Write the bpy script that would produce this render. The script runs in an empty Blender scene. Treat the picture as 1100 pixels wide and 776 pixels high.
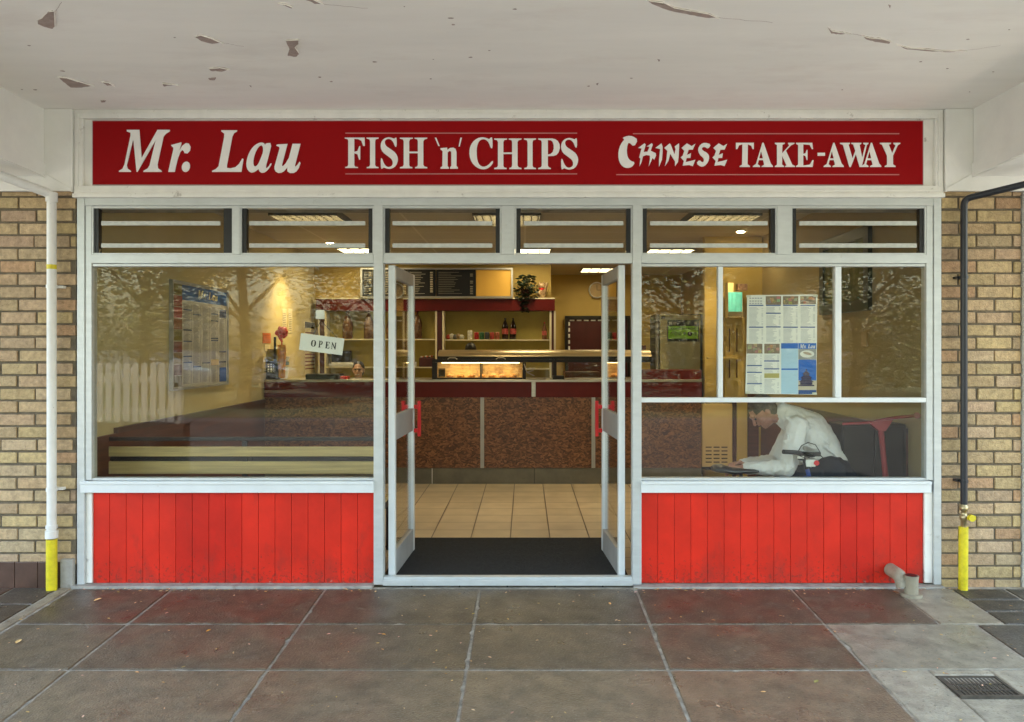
import bpy, bmesh, math, random
from mathutils import Vector, Matrix
R = math.radians
random.seed(7)
S = bpy.context.scene
COL = S.collection
F, D0, CX, CY, CAMZ = 850.0, 5.25, 564.0, 375.0, 1.574

# ---------------------------------------------------------------- camera, sky, sun, exposure
cam = bpy.data.cameras.new('camera'); camo = bpy.data.objects.new('camera', cam); COL.objects.link(camo)
camo.location = (0, -D0, CAMZ); camo.rotation_euler = (R(90), 0, 0)
cam.sensor_width = 36; cam.sensor_fit = 'HORIZONTAL'; cam.lens = F/1100*36
cam.shift_x = -14/1100; cam.shift_y = -13/1100; cam.clip_end = 2000; cam.clip_start = 0.05
S.camera = camo
W = bpy.data.worlds.new('World'); S.world = W; W.use_nodes = True
nt = W.node_tree; bg = nt.nodes['Background']; sky = nt.nodes.new('ShaderNodeTexSky')
sky.sky_type = 'NISHITA'; sky.sun_disc = False; sky.sun_elevation = R(60); sky.sun_rotation = R(20)
sky.air_density = 1.6; sky.dust_density = 3.0; sky.ozone_density = 1.0
nt.links.new(sky.outputs[0], bg.inputs[0]); bg.inputs[1].default_value = 0.15
sl = bpy.data.lights.new('sun', 'SUN'); sl.energy = 5.0; sl.angle = R(1.0); sl.color = (1, .95, .88)
so = bpy.data.objects.new('sun', sl); COL.objects.link(so)
el, az = R(60), R(20)      # the sun stands behind the shop and a little to the right
d = Vector((math.sin(az)*math.cos(el), math.cos(az)*math.cos(el), math.sin(el)))
so.rotation_euler = d.to_track_quat('Z', 'Y').to_euler(); so.location = (0, 0, 20)
S.view_settings.view_transform = 'Standard'; S.view_settings.look = 'None'; S.view_settings.gamma = 1
S.view_settings.use_curve_mapping = False
S.view_settings.exposure = 3.38
S.cycles.max_bounces = 8; S.cycles.transparent_max_bounces = 24; S.cycles.diffuse_bounces = 5
S.cycles.glossy_bounces = 4; S.cycles.sample_clamp_indirect = 6

# ---------------------------------------------------------------- helpers
def P(px, py, D): return Vector(((px-CX)*D/F, D-D0, CAMZ-(py-CY)*D/F))
def X(px, D=D0): return (px-CX)*D/F
def Z(py, D=D0): return CAMZ-(py-CY)*D/F

class MB:
    def __init__(s): s.v = []; s.f = []; s.t = []; s.sm = []
    def add(s, vs, fs, tint=None, smooth=False):
        o = len(s.v); s.v += [tuple(v) for v in vs]
        for f in fs: s.f.append([o+i for i in f]); s.t.append(tint); s.sm.append(smooth)
    def box(s, x0, x1, y0, y1, z0, z1, tint=None, M=None):
        if x0 > x1: x0, x1 = x1, x0
        if y0 > y1: y0, y1 = y1, y0
        if z0 > z1: z0, z1 = z1, z0
        vs = [(x0,y0,z0),(x1,y0,z0),(x1,y1,z0),(x0,y1,z0),(x0,y0,z1),(x1,y0,z1),(x1,y1,z1),(x0,y1,z1)]
        if M: vs = [M @ Vector(v) for v in vs]
        s.add(vs, [(0,3,2,1),(4,5,6,7),(0,1,5,4),(1,2,6,5),(2,3,7,6),(3,0,4,7)], tint)
        return s
    def pbox(s, x0, y0, x1, y1, Da, Db, tint=None):   # front face fills that rectangle of the photograph at distance Da
        return s.box(X(x0,Da), X(x1,Da), Da-D0, Db-D0, Z(y1,Da), Z(y0,Da), tint)
    def tube(s, pts, r, n=10, caps=True, tint=None):
        pts = [Vector(p) for p in pts]; rs = r if isinstance(r, (list, tuple)) else [r]*len(pts)
        up = None; rings = []
        for i, p in enumerate(pts):
            a = pts[max(i-1,0)]; b = pts[min(i+1,len(pts)-1)]; t = (b-a)
            if t.length < 1e-9: t = Vector((0,0,1))
            t.normalize()
            if up is None:
                up = Vector((0,0,1)) if abs(t.z) < .9 else Vector((0,1,0))
            u = t.cross(up);
            if u.length < 1e-6: u = t.cross(Vector((1,0,0)))
            u.normalize(); w = u.cross(t).normalized(); up = w
            rings.append([p + (u*math.cos(2*math.pi*k/n) + w*math.sin(2*math.pi*k/n))*rs[i] for k in range(n)])
        vs = [v for rg in rings for v in rg]; fs = []
        for i in range(len(pts)-1):
            for k in range(n):
                fs.append((i*n+k, i*n+(k+1)%n, (i+1)*n+(k+1)%n, (i+1)*n+k))
        s.add(vs, fs, tint, True)
        if caps:
            s.add(rings[0], [tuple(range(n))], tint); s.add(rings[-1], [tuple(reversed(range(n)))], tint)
        return s
    def lathe(s, prof, c, n=20, axis='Z', tint=None):
        vs = []; fs = []
        for r, h in prof:
            for k in range(n):
                a = 2*math.pi*k/n
                p = (r*math.cos(a), r*math.sin(a), h)
                if axis == 'Y': p = (p[0], h, p[1])
                vs.append((c[0]+p[0], c[1]+p[1], c[2]+p[2]))
        for i in range(len(prof)-1):
            for k in range(n): fs.append((i*n+k, i*n+(k+1)%n, (i+1)*n+(k+1)%n, (i+1)*n+k))
        s.add(vs, fs, tint, True)
        s.add(vs[:n], [tuple(reversed(range(n)))], tint); s.add(vs[-n:], [tuple(range(n))], tint)
        return s
    def ell(s, c, rx, ry, rz, M=None, nu=14, nv=9, tint=None):
        vs = [];
        for i in range(nv+1):
            th = math.pi*i/nv
            for k in range(nu):
                a = 2*math.pi*k/nu
                v = Vector((rx*math.sin(th)*math.cos(a), ry*math.sin(th)*math.sin(a), rz*math.cos(th)))
                if M: v = M @ v
                vs.append(v+Vector(c))
        fs = [(i*nu+k, (i+1)*nu+k, (i+1)*nu+(k+1)%nu, i*nu+(k+1)%nu) for i in range(nv) for k in range(nu)]
        s.add(vs, fs, tint, True); return s
    def capsule(s, a, b, ra, rb, n=12):
        a, b = Vector(a), Vector(b); t = (b-a); L = t.length; t.normalize()
        pts = [a - t*ra*.98, a - t*ra*.7, a, b, b + t*rb*.7, b + t*rb*.98]
        s.tube(pts, [ra*.15, ra*.72, ra, rb, rb*.72, rb*.15], n); return s
    def prism(s, poly, y0, y1, tint=None):        # polygon in the X-Z plane given a thickness along Y
        n = len(poly); vs = [(x, y0, z) for x, z in poly] + [(x, y1, z) for x, z in poly]
        ar = sum(poly[i][0]*poly[(i+1)%n][1]-poly[(i+1)%n][0]*poly[i][1] for i in range(n))
        idx = list(range(n)); 
        fs = [tuple(idx) if ar > 0 else tuple(reversed(idx)), tuple(i+n for i in (reversed(idx) if ar > 0 else idx))]
        for i in range(n):
            j = (i+1)%n; fs.append((j, i, i+n, j+n) if ar > 0 else (i, j, j+n, i+n))
        s.add(vs, fs, tint); return s
    def build(s, name, m, parent=None, local=False, bevel=0, smooth=False):
        off = Vector((0,0,0))
        if parent is not None and not local:
            q = parent
            while q: off += q.location; q = q.parent
        me = bpy.data.meshes.new(name)
        me.from_pydata([(v[0]-off.x, v[1]-off.y, v[2]-off.z) for v in s.v], [], s.f)
        if any(t is not None for t in s.t):
            ca = me.color_attributes.new('tint', 'FLOAT_COLOR', 'CORNER')
            k = 0
            for p, t in zip(me.polygons, s.t):
                t = t or (1,1,1)
                for _ in p.loop_indices: ca.data[k].color = (t[0],t[1],t[2],1); k += 1
        me.polygons.foreach_set('use_smooth', [bool(x or smooth) for x in s.sm])
        me.materials.append(m); me.update()
        o = bpy.data.objects.new(name, me); COL.objects.link(o); o.parent = parent
        if bevel:
            b = o.modifiers.new('bevel', 'BEVEL'); b.width = bevel; b.segments = 2; b.limit_method = 'ANGLE'; b.angle_limit = R(40)
        return o

def tag(o, label=None, cat=None, group=None, kind=None):
    if label: o['label'] = label
    if cat: o['category'] = cat
    if group: o['group'] = group
    if kind: o['kind'] = kind
    return o
def thing(name, label, cat, loc=(0,0,0), rz=0, group=None):
    o = bpy.data.objects.new(name, None); COL.objects.link(o); o.location = loc; o.rotation_euler = (0,0,rz)
    o.empty_display_size = .1
    return tag(o, label, cat, group)
def dup(root, loc=None, rz=None, label=None, parent=None):
    r = root.copy(); COL.objects.link(r)
    if parent is not None: r.parent = parent
    if loc is not None: r.location = loc
    if rz is not None: r.rotation_euler = (0,0,rz)
    if label: r['label'] = label
    for ch in list(root.children): dup(ch, parent=r)
    return r

# ---------------------------------------------------------------- materials
def mat(name, col, rough=.5, metal=0, var=.12, vscale=6, bump=0, bscale=60, col2=None, tint=False, stretch=(1,1,1), spec=.5, detail=6, coat=0, emit=None, estr=0):
    m = bpy.data.materials.new(name); m.use_nodes = True
    n = m.node_tree.nodes; l = m.node_tree.links; b = n['Principled BSDF']
    b.inputs['Roughness'].default_value = rough; b.inputs['Metallic'].default_value = metal
    b.inputs['Specular IOR Level'].default_value = spec; b.inputs['Coat Weight'].default_value = coat
    tc = n.new('ShaderNodeTexCoord'); mp = n.new('ShaderNodeMapping'); mp.inputs['Scale'].default_value = stretch
    l.new(tc.outputs['Object'], mp.inputs[0])
    nz = n.new('ShaderNodeTexNoise'); nz.inputs['Scale'].default_value = vscale; nz.inputs['Detail'].default_value = detail
    nz.inputs['Roughness'].default_value = .62
    l.new(mp.outputs[0], nz.inputs['Vector'])
    cr = n.new('ShaderNodeValToRGB'); cr.color_ramp.elements[0].position = .3; cr.color_ramp.elements[1].position = .7
    c = Vector(col); a = col2 if col2 else tuple(c*(1-var)); z = col if col2 else tuple(min(1,x*(1+var)) for x in c)
    cr.color_ramp.elements[0].color = (*a, 1); cr.color_ramp.elements[1].color = (*z, 1)
    l.new(nz.outputs['Fac'], cr.inputs[0]); out = cr.outputs[0]
    if tint:
        at = n.new('ShaderNodeVertexColor'); at.layer_name = 'tint'
        mx = n.new('ShaderNodeMix'); mx.data_type = 'RGBA'; mx.blend_type = 'MULTIPLY'; mx.inputs[0].default_value = 1
        l.new(out, mx.inputs[6]); l.new(at.outputs[0], mx.inputs[7]); out = mx.outputs[2]
    l.new(out, b.inputs['Base Color'])
    if bump:
        n2 = n.new('ShaderNodeTexNoise'); n2.inputs['Scale'].default_value = bscale; n2.inputs['Detail'].default_value = 4
        l.new(mp.outputs[0], n2.inputs['Vector'])
        bp = n.new('ShaderNodeBump'); bp.inputs['Strength'].default_value = bump; bp.inputs['Distance'].default_value = .01
        l.new(n2.outputs['Fac'], bp.inputs['Height']); l.new(bp.outputs[0], b.inputs['Normal'])
    if emit:
        b.inputs['Emission Color'].default_value = (*emit, 1); b.inputs['Emission Strength'].default_value = estr
    m['out'] = 0
    return m
def N(m): return m.node_tree.nodes, m.node_tree.links, m.node_tree.nodes['Principled BSDF']
def base_socket(b): return b.inputs['Base Color'].links[0].from_socket
def grime(m, dirt, scale=3, lo=.5, hi=.62, amount=.7, zlo=None, zhi=None, stretch=(1,1,1)):
    """irregular stains of a second colour; with zlo/zhi they crowd towards the foot (splash dirt)"""
    n, l, b = N(m); src = base_socket(b)
    tc = n.new('ShaderNodeTexCoord'); mp = n.new('ShaderNodeMapping'); mp.inputs['Scale'].default_value = stretch
    l.new(tc.outputs['Object'], mp.inputs[0])
    nz = n.new('ShaderNodeTexNoise'); nz.inputs['Scale'].default_value = scale; nz.inputs['Detail'].default_value = 9; nz.inputs['Roughness'].default_value = .7
    l.new(mp.outputs[0], nz.inputs['Vector'])
    v = nz.outputs['Fac']
    if zlo is not None:
        g = n.new('ShaderNodeNewGeometry'); sp = n.new('ShaderNodeSeparateXYZ'); l.new(g.outputs['Position'], sp.inputs[0])
        mr = n.new('ShaderNodeMapRange'); mr.inputs[1].default_value = zlo; mr.inputs[2].default_value = zhi; mr.inputs[3].default_value = .2; mr.inputs[4].default_value = 0
        l.new(sp.outputs[2], mr.inputs[0]); ad = n.new('ShaderNodeMath'); l.new(v, ad.inputs[0]); l.new(mr.outputs[0], ad.inputs[1]); v = ad.outputs[0]
    mr = n.new('ShaderNodeMapRange'); mr.inputs[1].default_value = lo; mr.inputs[2].default_value = hi; mr.inputs[4].default_value = amount
    l.new(v, mr.inputs[0])
    mx = n.new('ShaderNodeMix'); mx.data_type = 'RGBA'; l.new(mr.outputs[0], mx.inputs[0]); l.new(src, mx.inputs[6])
    mx.inputs[7].default_value = (*dirt, 1); l.new(mx.outputs[2], b.inputs['Base Color'])
    return m
def emis(name, col, s):
    m = bpy.data.materials.new(name); m.use_nodes = True; n = m.node_tree.nodes
    b = n['Principled BSDF']; b.inputs['Base Color'].default_value = (.8,.8,.8,1); b.inputs['Emission Color'].default_value = (*col,1); b.inputs['Emission Strength'].default_value = s
    return m
def glass_mat(name, tintc=(1,1,1), k=.045, dirty=True):
    m = bpy.data.materials.new(name); m.use_nodes = True; n = m.node_tree.nodes; l = m.node_tree.links
    for x in list(n): n.remove(x)
    o = n.new('ShaderNodeOutputMaterial'); t = n.new('ShaderNodeBsdfTransparent'); t.inputs[0].default_value = (*tintc, 1)
    g = n.new('ShaderNodeBsdfGlossy'); g.inputs['Roughness'].default_value = .0
    lw = n.new('ShaderNodeLayerWeight'); lw.inputs['Blend'].default_value = .5
    pw = n.new('ShaderNodeMath'); pw.operation = 'POWER'; l.new(lw.outputs['Facing'], pw.inputs[0]); pw.inputs[1].default_value = 5
    mr = n.new('ShaderNodeMapRange'); mr.inputs[3].default_value = k; mr.inputs[4].default_value = 1; l.new(pw.outputs[0], mr.inputs[0])
    mx = n.new('ShaderNodeMixShader'); l.new(mr.outputs[0], mx.inputs[0]); l.new(t.outputs[0], mx.inputs[1]); l.new(g.outputs[0], mx.inputs[2])
    out = mx.outputs[0]
    if dirty:      # a thin film of dust and smears on the pane
        tc = n.new('ShaderNodeTexCoord'); nz = n.new('ShaderNodeTexNoise'); nz.inputs['Scale'].default_value = 5; nz.inputs['Detail'].default_value = 8; nz.inputs['Roughness'].default_value = .75
        l.new(tc.outputs['Object'], nz.inputs['Vector'])
        m2 = n.new('ShaderNodeMapRange'); m2.inputs[1].default_value = .45; m2.inputs[2].default_value = .8; m2.inputs[3].default_value = .0; m2.inputs[4].default_value = .018
        l.new(nz.outputs['Fac'], m2.inputs[0]); df = n.new('ShaderNodeBsdfDiffuse'); df.inputs[0].default_value = (.6,.58,.52,1)
        m3 = n.new('ShaderNodeMixShader'); l.new(m2.outputs[0], m3.inputs[0]); l.new(out, m3.inputs[1]); l.new(df.outputs[0], m3.inputs[2]); out = m3.outputs[0]
    l.new(out, o.inputs[0]); return m

M = {}
M['soffit'] = mat('soffit_paint', (.92,.885,.82), .75, var=.05, vscale=1.5, bump=.12, bscale=14, stretch=(.35,2,1))
grime(M['soffit'], (.70,.62,.56), 2.2, .52, .8, .55, stretch=(.4,1,1))
M['peel'] = mat('bare_render', (.40,.31,.27), .85, var=.2, vscale=25, bump=.3)
M['whitepaint'] = mat('white_paint', (.82,.80,.73), .5, var=.06, vscale=8, bump=.05)
grime(M['whitepaint'], (.30,.25,.19), 9, .61, .70, .75)
grime(M['whitepaint'], (.10,.07,.05), 28, .70, .74, .8)
M['beam'] = mat('beam_paint', (.82,.80,.74), .6, var=.05, vscale=4, bump=.1, bscale=30)
grime(M['beam'], (.42,.38,.32), 7, .66, .74, .6)
M['alu'] = mat('anodised_aluminium', (.56,.58,.565), .42, .35, var=.07, vscale=9, stretch=(1,1,3))
grime(M['alu'], (.33,.31,.27), 14, .62, .74, .5)
M['alud'] = mat('dull_aluminium', (.40,.40,.39), .5, .4, var=.1)
M['aluw'] = mat('white_aluminium', (.72,.755,.755), .35, .15, var=.04)
grime(M['aluw'], (.40,.38,.34), 16, .64, .74, .5)
M['signred'] = mat('sign_red', (.30,.0004,.002), .6, var=.03, vscale=2, spec=.15)
M['letter'] = mat('sign_letter_white', (.86,.82,.77), .5, var=.05)
M['rule'] = mat('sign_rule_pink', (.55,.22,.2), .5, var=.04)
M['signedge'] = mat('sign_edge', (.52,.42,.42), .4, var=.06)
M['red'] = mat('red_board_paint', (.62,.020,.006), .5, var=.16, vscale=3, bump=.08, bscale=40, tint=True, spec=.3)
grime(M['red'], (.22,.03,.02), 7, .60, .80, .5, zlo=-.1, zhi=.35, stretch=(1,1,.5))
grime(M['red'], (.55,.40,.32), 30, .78, .84, .6, zlo=.0, zhi=.12)
grime(M['red'], (.12,.03,.02), 40, .66, .74, .6, zlo=-.05, zhi=.3)
M['groove'] = mat('board_groove', (.45,.03,.025), .6, var=.1)
M['brick'] = mat('tan_brick', (.47,.345,.195), .85, var=.24, vscale=34, bump=.8, bscale=90, tint=True)
grime(M['brick'], (.16,.09,.05), 60, .60, .70, .8)
grime(M['brick'], (.20,.13,.08), 3.5, .54, .72, .5)
M['mortar'] = mat('mortar', (.15,.12,.08), .95, var=.25, vscale=20, bump=.5, bscale=120)
M['plinth'] = mat('brown_glazed_tile', (.085,.045,.03), .25, var=.3, vscale=5, tint=True)
M['black'] = mat('black_plastic', (.006,.006,.007), .4, var=.2)
M['blackpaint'] = mat('black_gas_pipe_paint', (.012,.014,.02), .35, var=.2, vscale=20)
M['whitepipe'] = mat('white_pipe_paint', (.76,.74,.69), .4, var=.05, vscale=20)
grime(M['whitepipe'], (.25,.2,.15), 40, .64, .7, .8)
M['yellow'] = mat('yellow_pipe_paint', (.66,.54,.01), .45, var=.2, vscale=20)
grime(M['yellow'], (.3,.2,.05), 30, .62, .72, .6)
M['brass'] = mat('brass', (.45,.36,.2), .35, .9, var=.15)
M['greypvc'] = mat('grey_pvc', (.30,.265,.19), .5, var=.15, vscale=12)
grime(M['greypvc'], (.12,.1,.07), 14, .52, .68, .7)
M['glass'] = glass_mat('window_glass', (.94,.95,.92), .022)
M['cleanglass'] = glass_mat('case_glass', (.96,.96,.94), .02, False)
M['pave'] = mat('paving_slab', (.108,.080,.050), .34, var=.3, vscale=11, bump=.45, bscale=90, tint=True, detail=12)
grime(M['pave'], (.27,.23,.16), 85, .56, .66, .75)
grime(M['pave'], (.025,.018,.012), 60, .585, .67, .75)
grime(M['pave'], (.24,.20,.145), 14, .56, .72, .4)
grime(M['pave'], (.05,.038,.026), 4, .54, .72, .45)
def damp(m, lo, hi, sc):
    n, l, b = N(m); tc = n.new('ShaderNodeTexCoord'); nz = n.new('ShaderNodeTexNoise'); nz.inputs['Scale'].default_value = sc; nz.inputs['Detail'].default_value = 7
    l.new(tc.outputs['Object'], nz.inputs['Vector']); mr = n.new('ShaderNodeMapRange'); mr.inputs[1].default_value = .35; mr.inputs[2].default_value = .65; mr.inputs[3].default_value = lo; mr.inputs[4].default_value = hi
    l.new(nz.outputs['Fac'], mr.inputs[0]); l.new(mr.outputs[0], b.inputs['Roughness'])
damp(M['pave'], .27, .6, 3.5)
M['joint'] = mat('paving_joint', (.31,.275,.215), .9, var=.45, vscale=18, bump=.4)
M['concrete'] = mat('concrete', (.33,.31,.27), .8, var=.25, vscale=9, bump=.35, bscale=60)
grime(M['concrete'], (.10,.08,.06), 10, .55, .68, .6)
M['asphalt'] = mat('asphalt', (.055,.055,.055), .85, var=.2, vscale=20)
M['grass'] = mat('grass_ground', (.05,.06,.025), .9, var=.3, vscale=3)
M['iron'] = mat('cast_iron', (.10,.085,.065), .6, .5, var=.3, vscale=20)
M['leaf'] = mat('foliage', (.11,.11,.032), .5, var=.45, vscale=1.2)
M['bark'] = mat('bark', (.05,.04,.028), .9, var=.3, vscale=8, bump=.5, stretch=(1,1,.2))
M['dryleaf'] = mat('dry_leaf', (.42,.27,.12), .7, var=.3, vscale=40, tint=True)
M['fence'] = mat('shaded_picket_paint', (.36,.355,.33), .5, var=.05)  # white paint greyed to stand for shade on the fence
M['carwhite'] = mat('car_paint_white', (.75,.75,.75), .2, var=.02, coat=.6)
M['cardark'] = mat('car_window', (.02,.025,.03), .08, var=.02)
M['rubber'] = mat('tyre_rubber', (.02,.02,.02), .8, var=.2)
# interior
M['wallcream'] = mat('cream_wall_paint', (.53,.43,.21), .7, var=.06, vscale=2, bump=.12, bscale=50)
M['wallunlit'] = mat('unlit_wall_paint', (.33,.25,.12), .7, var=.08, vscale=2, bump=.2, bscale=70)  # darker tone stands for the right wall being unlit
M['wallochre'] = mat('ochre_wall_paint', (.47,.335,.095), .7, var=.06, vscale=2)
M['dado'] = mat('dado_board', (.09,.026,.011), .45, var=.3, vscale=5, stretch=(.5,.25,6))
M['dadocap'] = mat('dado_cap', (.07,.03,.02), .4, var=.2)
M['ceil'] = mat('ceiling_tile', (.48,.42,.32), .8, var=.04)
M['darkred'] = mat('dark_red_laminate', (.10,.007,.005), .4, var=.12, spec=.25)
M['maroon'] = mat('maroon_frame', (.06,.008,.008), .4, var=.15)
M['hood'] = mat('brushed_hood_metal', (.66,.53,.32), .32, .6, var=.12, vscale=4, stretch=(1,1,12))
M['steel'] = mat('stainless_steel', (.45,.42,.36), .3, .8, var=.12, vscale=4, stretch=(1,1,12))
M['shelfback'] = mat('shelf_back_panel', (.40,.33,.09), .7, var=.08)
M['shelfwhite'] = mat('shelf_edge', (.75,.68,.5), .5, var=.06)
M['slat'] = mat('bench_timber', (.50,.38,.16), .5, var=.28, vscale=3, stretch=(.6,6,16))
M['darkmetal'] = mat('dark_metal', (.016,.014,.013), .5, .3, var=.2)
M['mat'] = mat('rubber_doormat', (.007,.007,.007), .85, var=.4, vscale=60, bump=.3, tint=True)
M['skirt'] = mat('skirting_tile', (.13,.12,.09), .35, var=.2)
M['posterpaper'] = mat('dimmed_poster_paper', (.46,.43,.38), .4, var=.05)  # paper colour lowered to offset the lamplight falling on the poster
M['bladeedge'] = mat('blade_edge_glass', (.50,.51,.46), .3, var=.15, vscale=30)
M['darkblade'] = mat('fitting_blade', (.10,.09,.07), .4, var=.1)
M['paper'] = mat('paper', (.80,.80,.76), .6, var=.03)
M['print'] = mat('print_ink', (1,1,1), .5, var=.0, tint=True)
M['skin'] = mat('skin', (.43,.20,.14), .5, var=.08, vscale=20)
M['fairskin'] = mat('fair_skin', (.62,.36,.25), .5, var=.05)
M['hairgrey'] = mat('grey_brown_hair', (.10,.07,.06), .7, var=.4, vscale=80, bump=.5, bscale=150)
M['hairblack'] = mat('black_hair', (.012,.010,.010), .5, var=.3, vscale=60)
M['shirt'] = mat('white_shirt_cotton', (.74,.74,.74), .8, var=.05, vscale=5, bump=.9, bscale=9, stretch=(1,1,.6))
M['shirt'].node_tree.nodes['Bump'].inputs['Distance'].default_value = .035
M['navy'] = mat('navy_trouser_cloth', (.006,.009,.018), .8, var=.3, vscale=6, bump=.6, bscale=14)
M['bluepaint'] = mat('blue_frame_paint', (.03,.07,.30), .3, var=.1)
M['redmetal'] = mat('red_enamel', (.22,.012,.018), .4, var=.15)
M['redplastic'] = mat('red_plastic', (.62,.01,.012), .35, var=.06)
M['bag'] = mat('snack_packets', (1,1,1), .4, var=.05, tint=True)
M['plant'] = mat('plant_leaf', (.012,.026,.008), .5, var=.5, vscale=25)
M['panelcream'] = mat('cream_enamel', (.60,.44,.20), .4, var=.04)
M['fridge'] = mat('fridge_panel', (.50,.46,.27), .4, .2, var=.06)
M['soffitlight'] = emis('ceiling_light_diffuser', (1,.82,.46), 1.7)
M['offlight'] = emis('shielded_lamp', (1,.81,.46), 3.4)
M['heat'] = emis('warmer_lamp', (1,.66,.24), 1.6)
M['foodback'] = mat('warmer_lining', (.62,.46,.22), .5, .1, var=.3, vscale=7, stretch=(1,1,5)); grime(M['foodback'], (.22,.09,.03), 12, .48, .66, .8, stretch=(1,1,.6))

# particle board of the counter front: pressed wood flakes
def osb():
    m = mat('counter_flake_board', (.2,.1,.04), .35, var=.2); n, l, b = N(m)
    tc = n.new('ShaderNodeTexCoord'); mp = n.new('ShaderNodeMapping'); mp.inputs['Scale'].default_value = (1,1,1.6)
    nz = n.new('ShaderNodeTexNoise'); nz.inputs['Scale'].default_value = 9; nz.inputs['Detail'].default_value = 2
    l.new(tc.outputs['Object'], mp.inputs[0]); l.new(mp.outputs[0], nz.inputs['Vector'])
    mxv = n.new('ShaderNodeMix'); mxv.data_type = 'VECTOR'; mxv.inputs[0].default_value = .12
    l.new(mp.outputs[0], mxv.inputs[4]); l.new(nz.outputs['Color'], mxv.inputs[5])
    v = n.new('ShaderNodeTexVoronoi'); v.inputs['Scale'].default_value = 46; v.distance = 'CHEBYCHEV'; l.new(mxv.outputs[1], v.inputs['Vector'])
    sp = n.new('ShaderNodeSeparateColor'); l.new(v.outputs['Color'], sp.inputs[0])
    cr = n.new('ShaderNodeValToRGB'); e = cr.color_ramp; e.elements[0].color = (.055,.021,.011,1); e.elements[1].color = (.27,.12,.05,1)
    x = e.elements.new(.5); x.color = (.135,.055,.024,1)
    l.new(sp.outputs[0], cr.inputs[0]); l.new(cr.outputs[0], b.inputs['Base Color']); return m
M['osb'] = osb()
def tiles():
    m = mat('floor_tiles', (.42,.30,.18), .28, var=.15); n, l, b = N(m)
    tc = n.new('ShaderNodeTexCoord'); mp = n.new('ShaderNodeMapping'); mp.inputs['Location'].default_value = (.12, 0, 0)
    l.new(tc.outputs['Object'], mp.inputs[0])
    br = n.new('ShaderNodeTexBrick'); br.offset = 0; br.squash = 1; br.inputs['Scale'].default_value = 1
    br.inputs['Brick Width'].default_value = .323; br.inputs['Row Height'].default_value = .3; br.inputs['Mortar Size'].default_value = .005
    br.inputs['Mortar Smooth'].default_value = .2
    br.inputs['Color1'].default_value = (.54,.45,.325,1); br.inputs['Color2'].default_value = (.46,.38,.27,1); br.inputs['Mortar'].default_value = (.035,.022,.014,1)
    l.new(mp.outputs[0], br.inputs['Vector'])
    nz = n.new('ShaderNodeTexNoise'); nz.inputs['Scale'].default_value = 5; nz.inputs['Detail'].default_value = 8; l.new(tc.outputs['Object'], nz.inputs['Vector'])
    mr = n.new('ShaderNodeMapRange'); mr.inputs[3].default_value = .7; mr.inputs[4].default_value = 1.25; l.new(nz.outputs['Fac'], mr.inputs[0])
    mx = n.new('ShaderNodeMix'); mx.data_type = 'RGBA'; mx.blend_type = 'MULTIPLY'; mx.inputs[0].default_value = 1
    l.new(br.outputs['Color'], mx.inputs[6]); l.new(mr.outputs[0], mx.inputs[7]); l.new(mx.outputs[2], b.inputs['Base Color']); return m
M['tiles'] = tiles()
def ceil_grid():
    n, l, b = N(M['ceil'])
    tc = n.new('ShaderNodeTexCoord'); br = n.new('ShaderNodeTexBrick'); br.offset = 0; br.squash = 1; br.inputs['Scale'].default_value = 1
    br.inputs['Brick Width'].default_value = 1.2; br.inputs['Row Height'].default_value = .6; br.inputs['Mortar Size'].default_value = .012
    br.inputs['Color1'].default_value = (.50,.44,.34,1); br.inputs['Color2'].default_value = (.48,.42,.32,1); br.inputs['Mortar'].default_value = (.62,.56,.46,1)
    l.new(tc.outputs['Object'], br.inputs['Vector']); l.new(br.outputs['Color'], b.inputs['Base Color'])
ceil_grid()
# ---------------------------------------------------------------- ground
def gz(y):                                     # the pavement falls gently from the shop to the street
    return max(.047*y, -.23) if y < 0 else 0
g = MB()
ys = [14, 0, -4.9, -9, -60, -900]; xs = [-900, -30, -6, 6, 30, 900]
for i in range(len(ys)-1):
    for j in range(len(xs)-1):
        a = [(xs[j],ys[i]),(xs[j+1],ys[i]),(xs[j+1],ys[i+1]),(xs[j],ys[i+1])]
        g.add([(x,y,gz(y)-.05) for x,y in a], [(3,2,1,0)])
tag(g.build('ground', M['asphalt']), kind='structure')
g = MB(); g.box(-30, 30, -14.5, -4.95, -.29, -.236); tag(g.build('forecourt', mat('shaded_asphalt', (.036,.034,.031), .9, var=.35, vscale=1.2)), kind='structure')  # asphalt darkened to stand for the shade lying on the forecourt
g = MB(); g.box(-70, 70, -80, -16, -.29, -.265); tag(g.build('verge', M['grass']), kind='structure')
pv = MB(); jt = MB(); rslab = random.Random(17)
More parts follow.
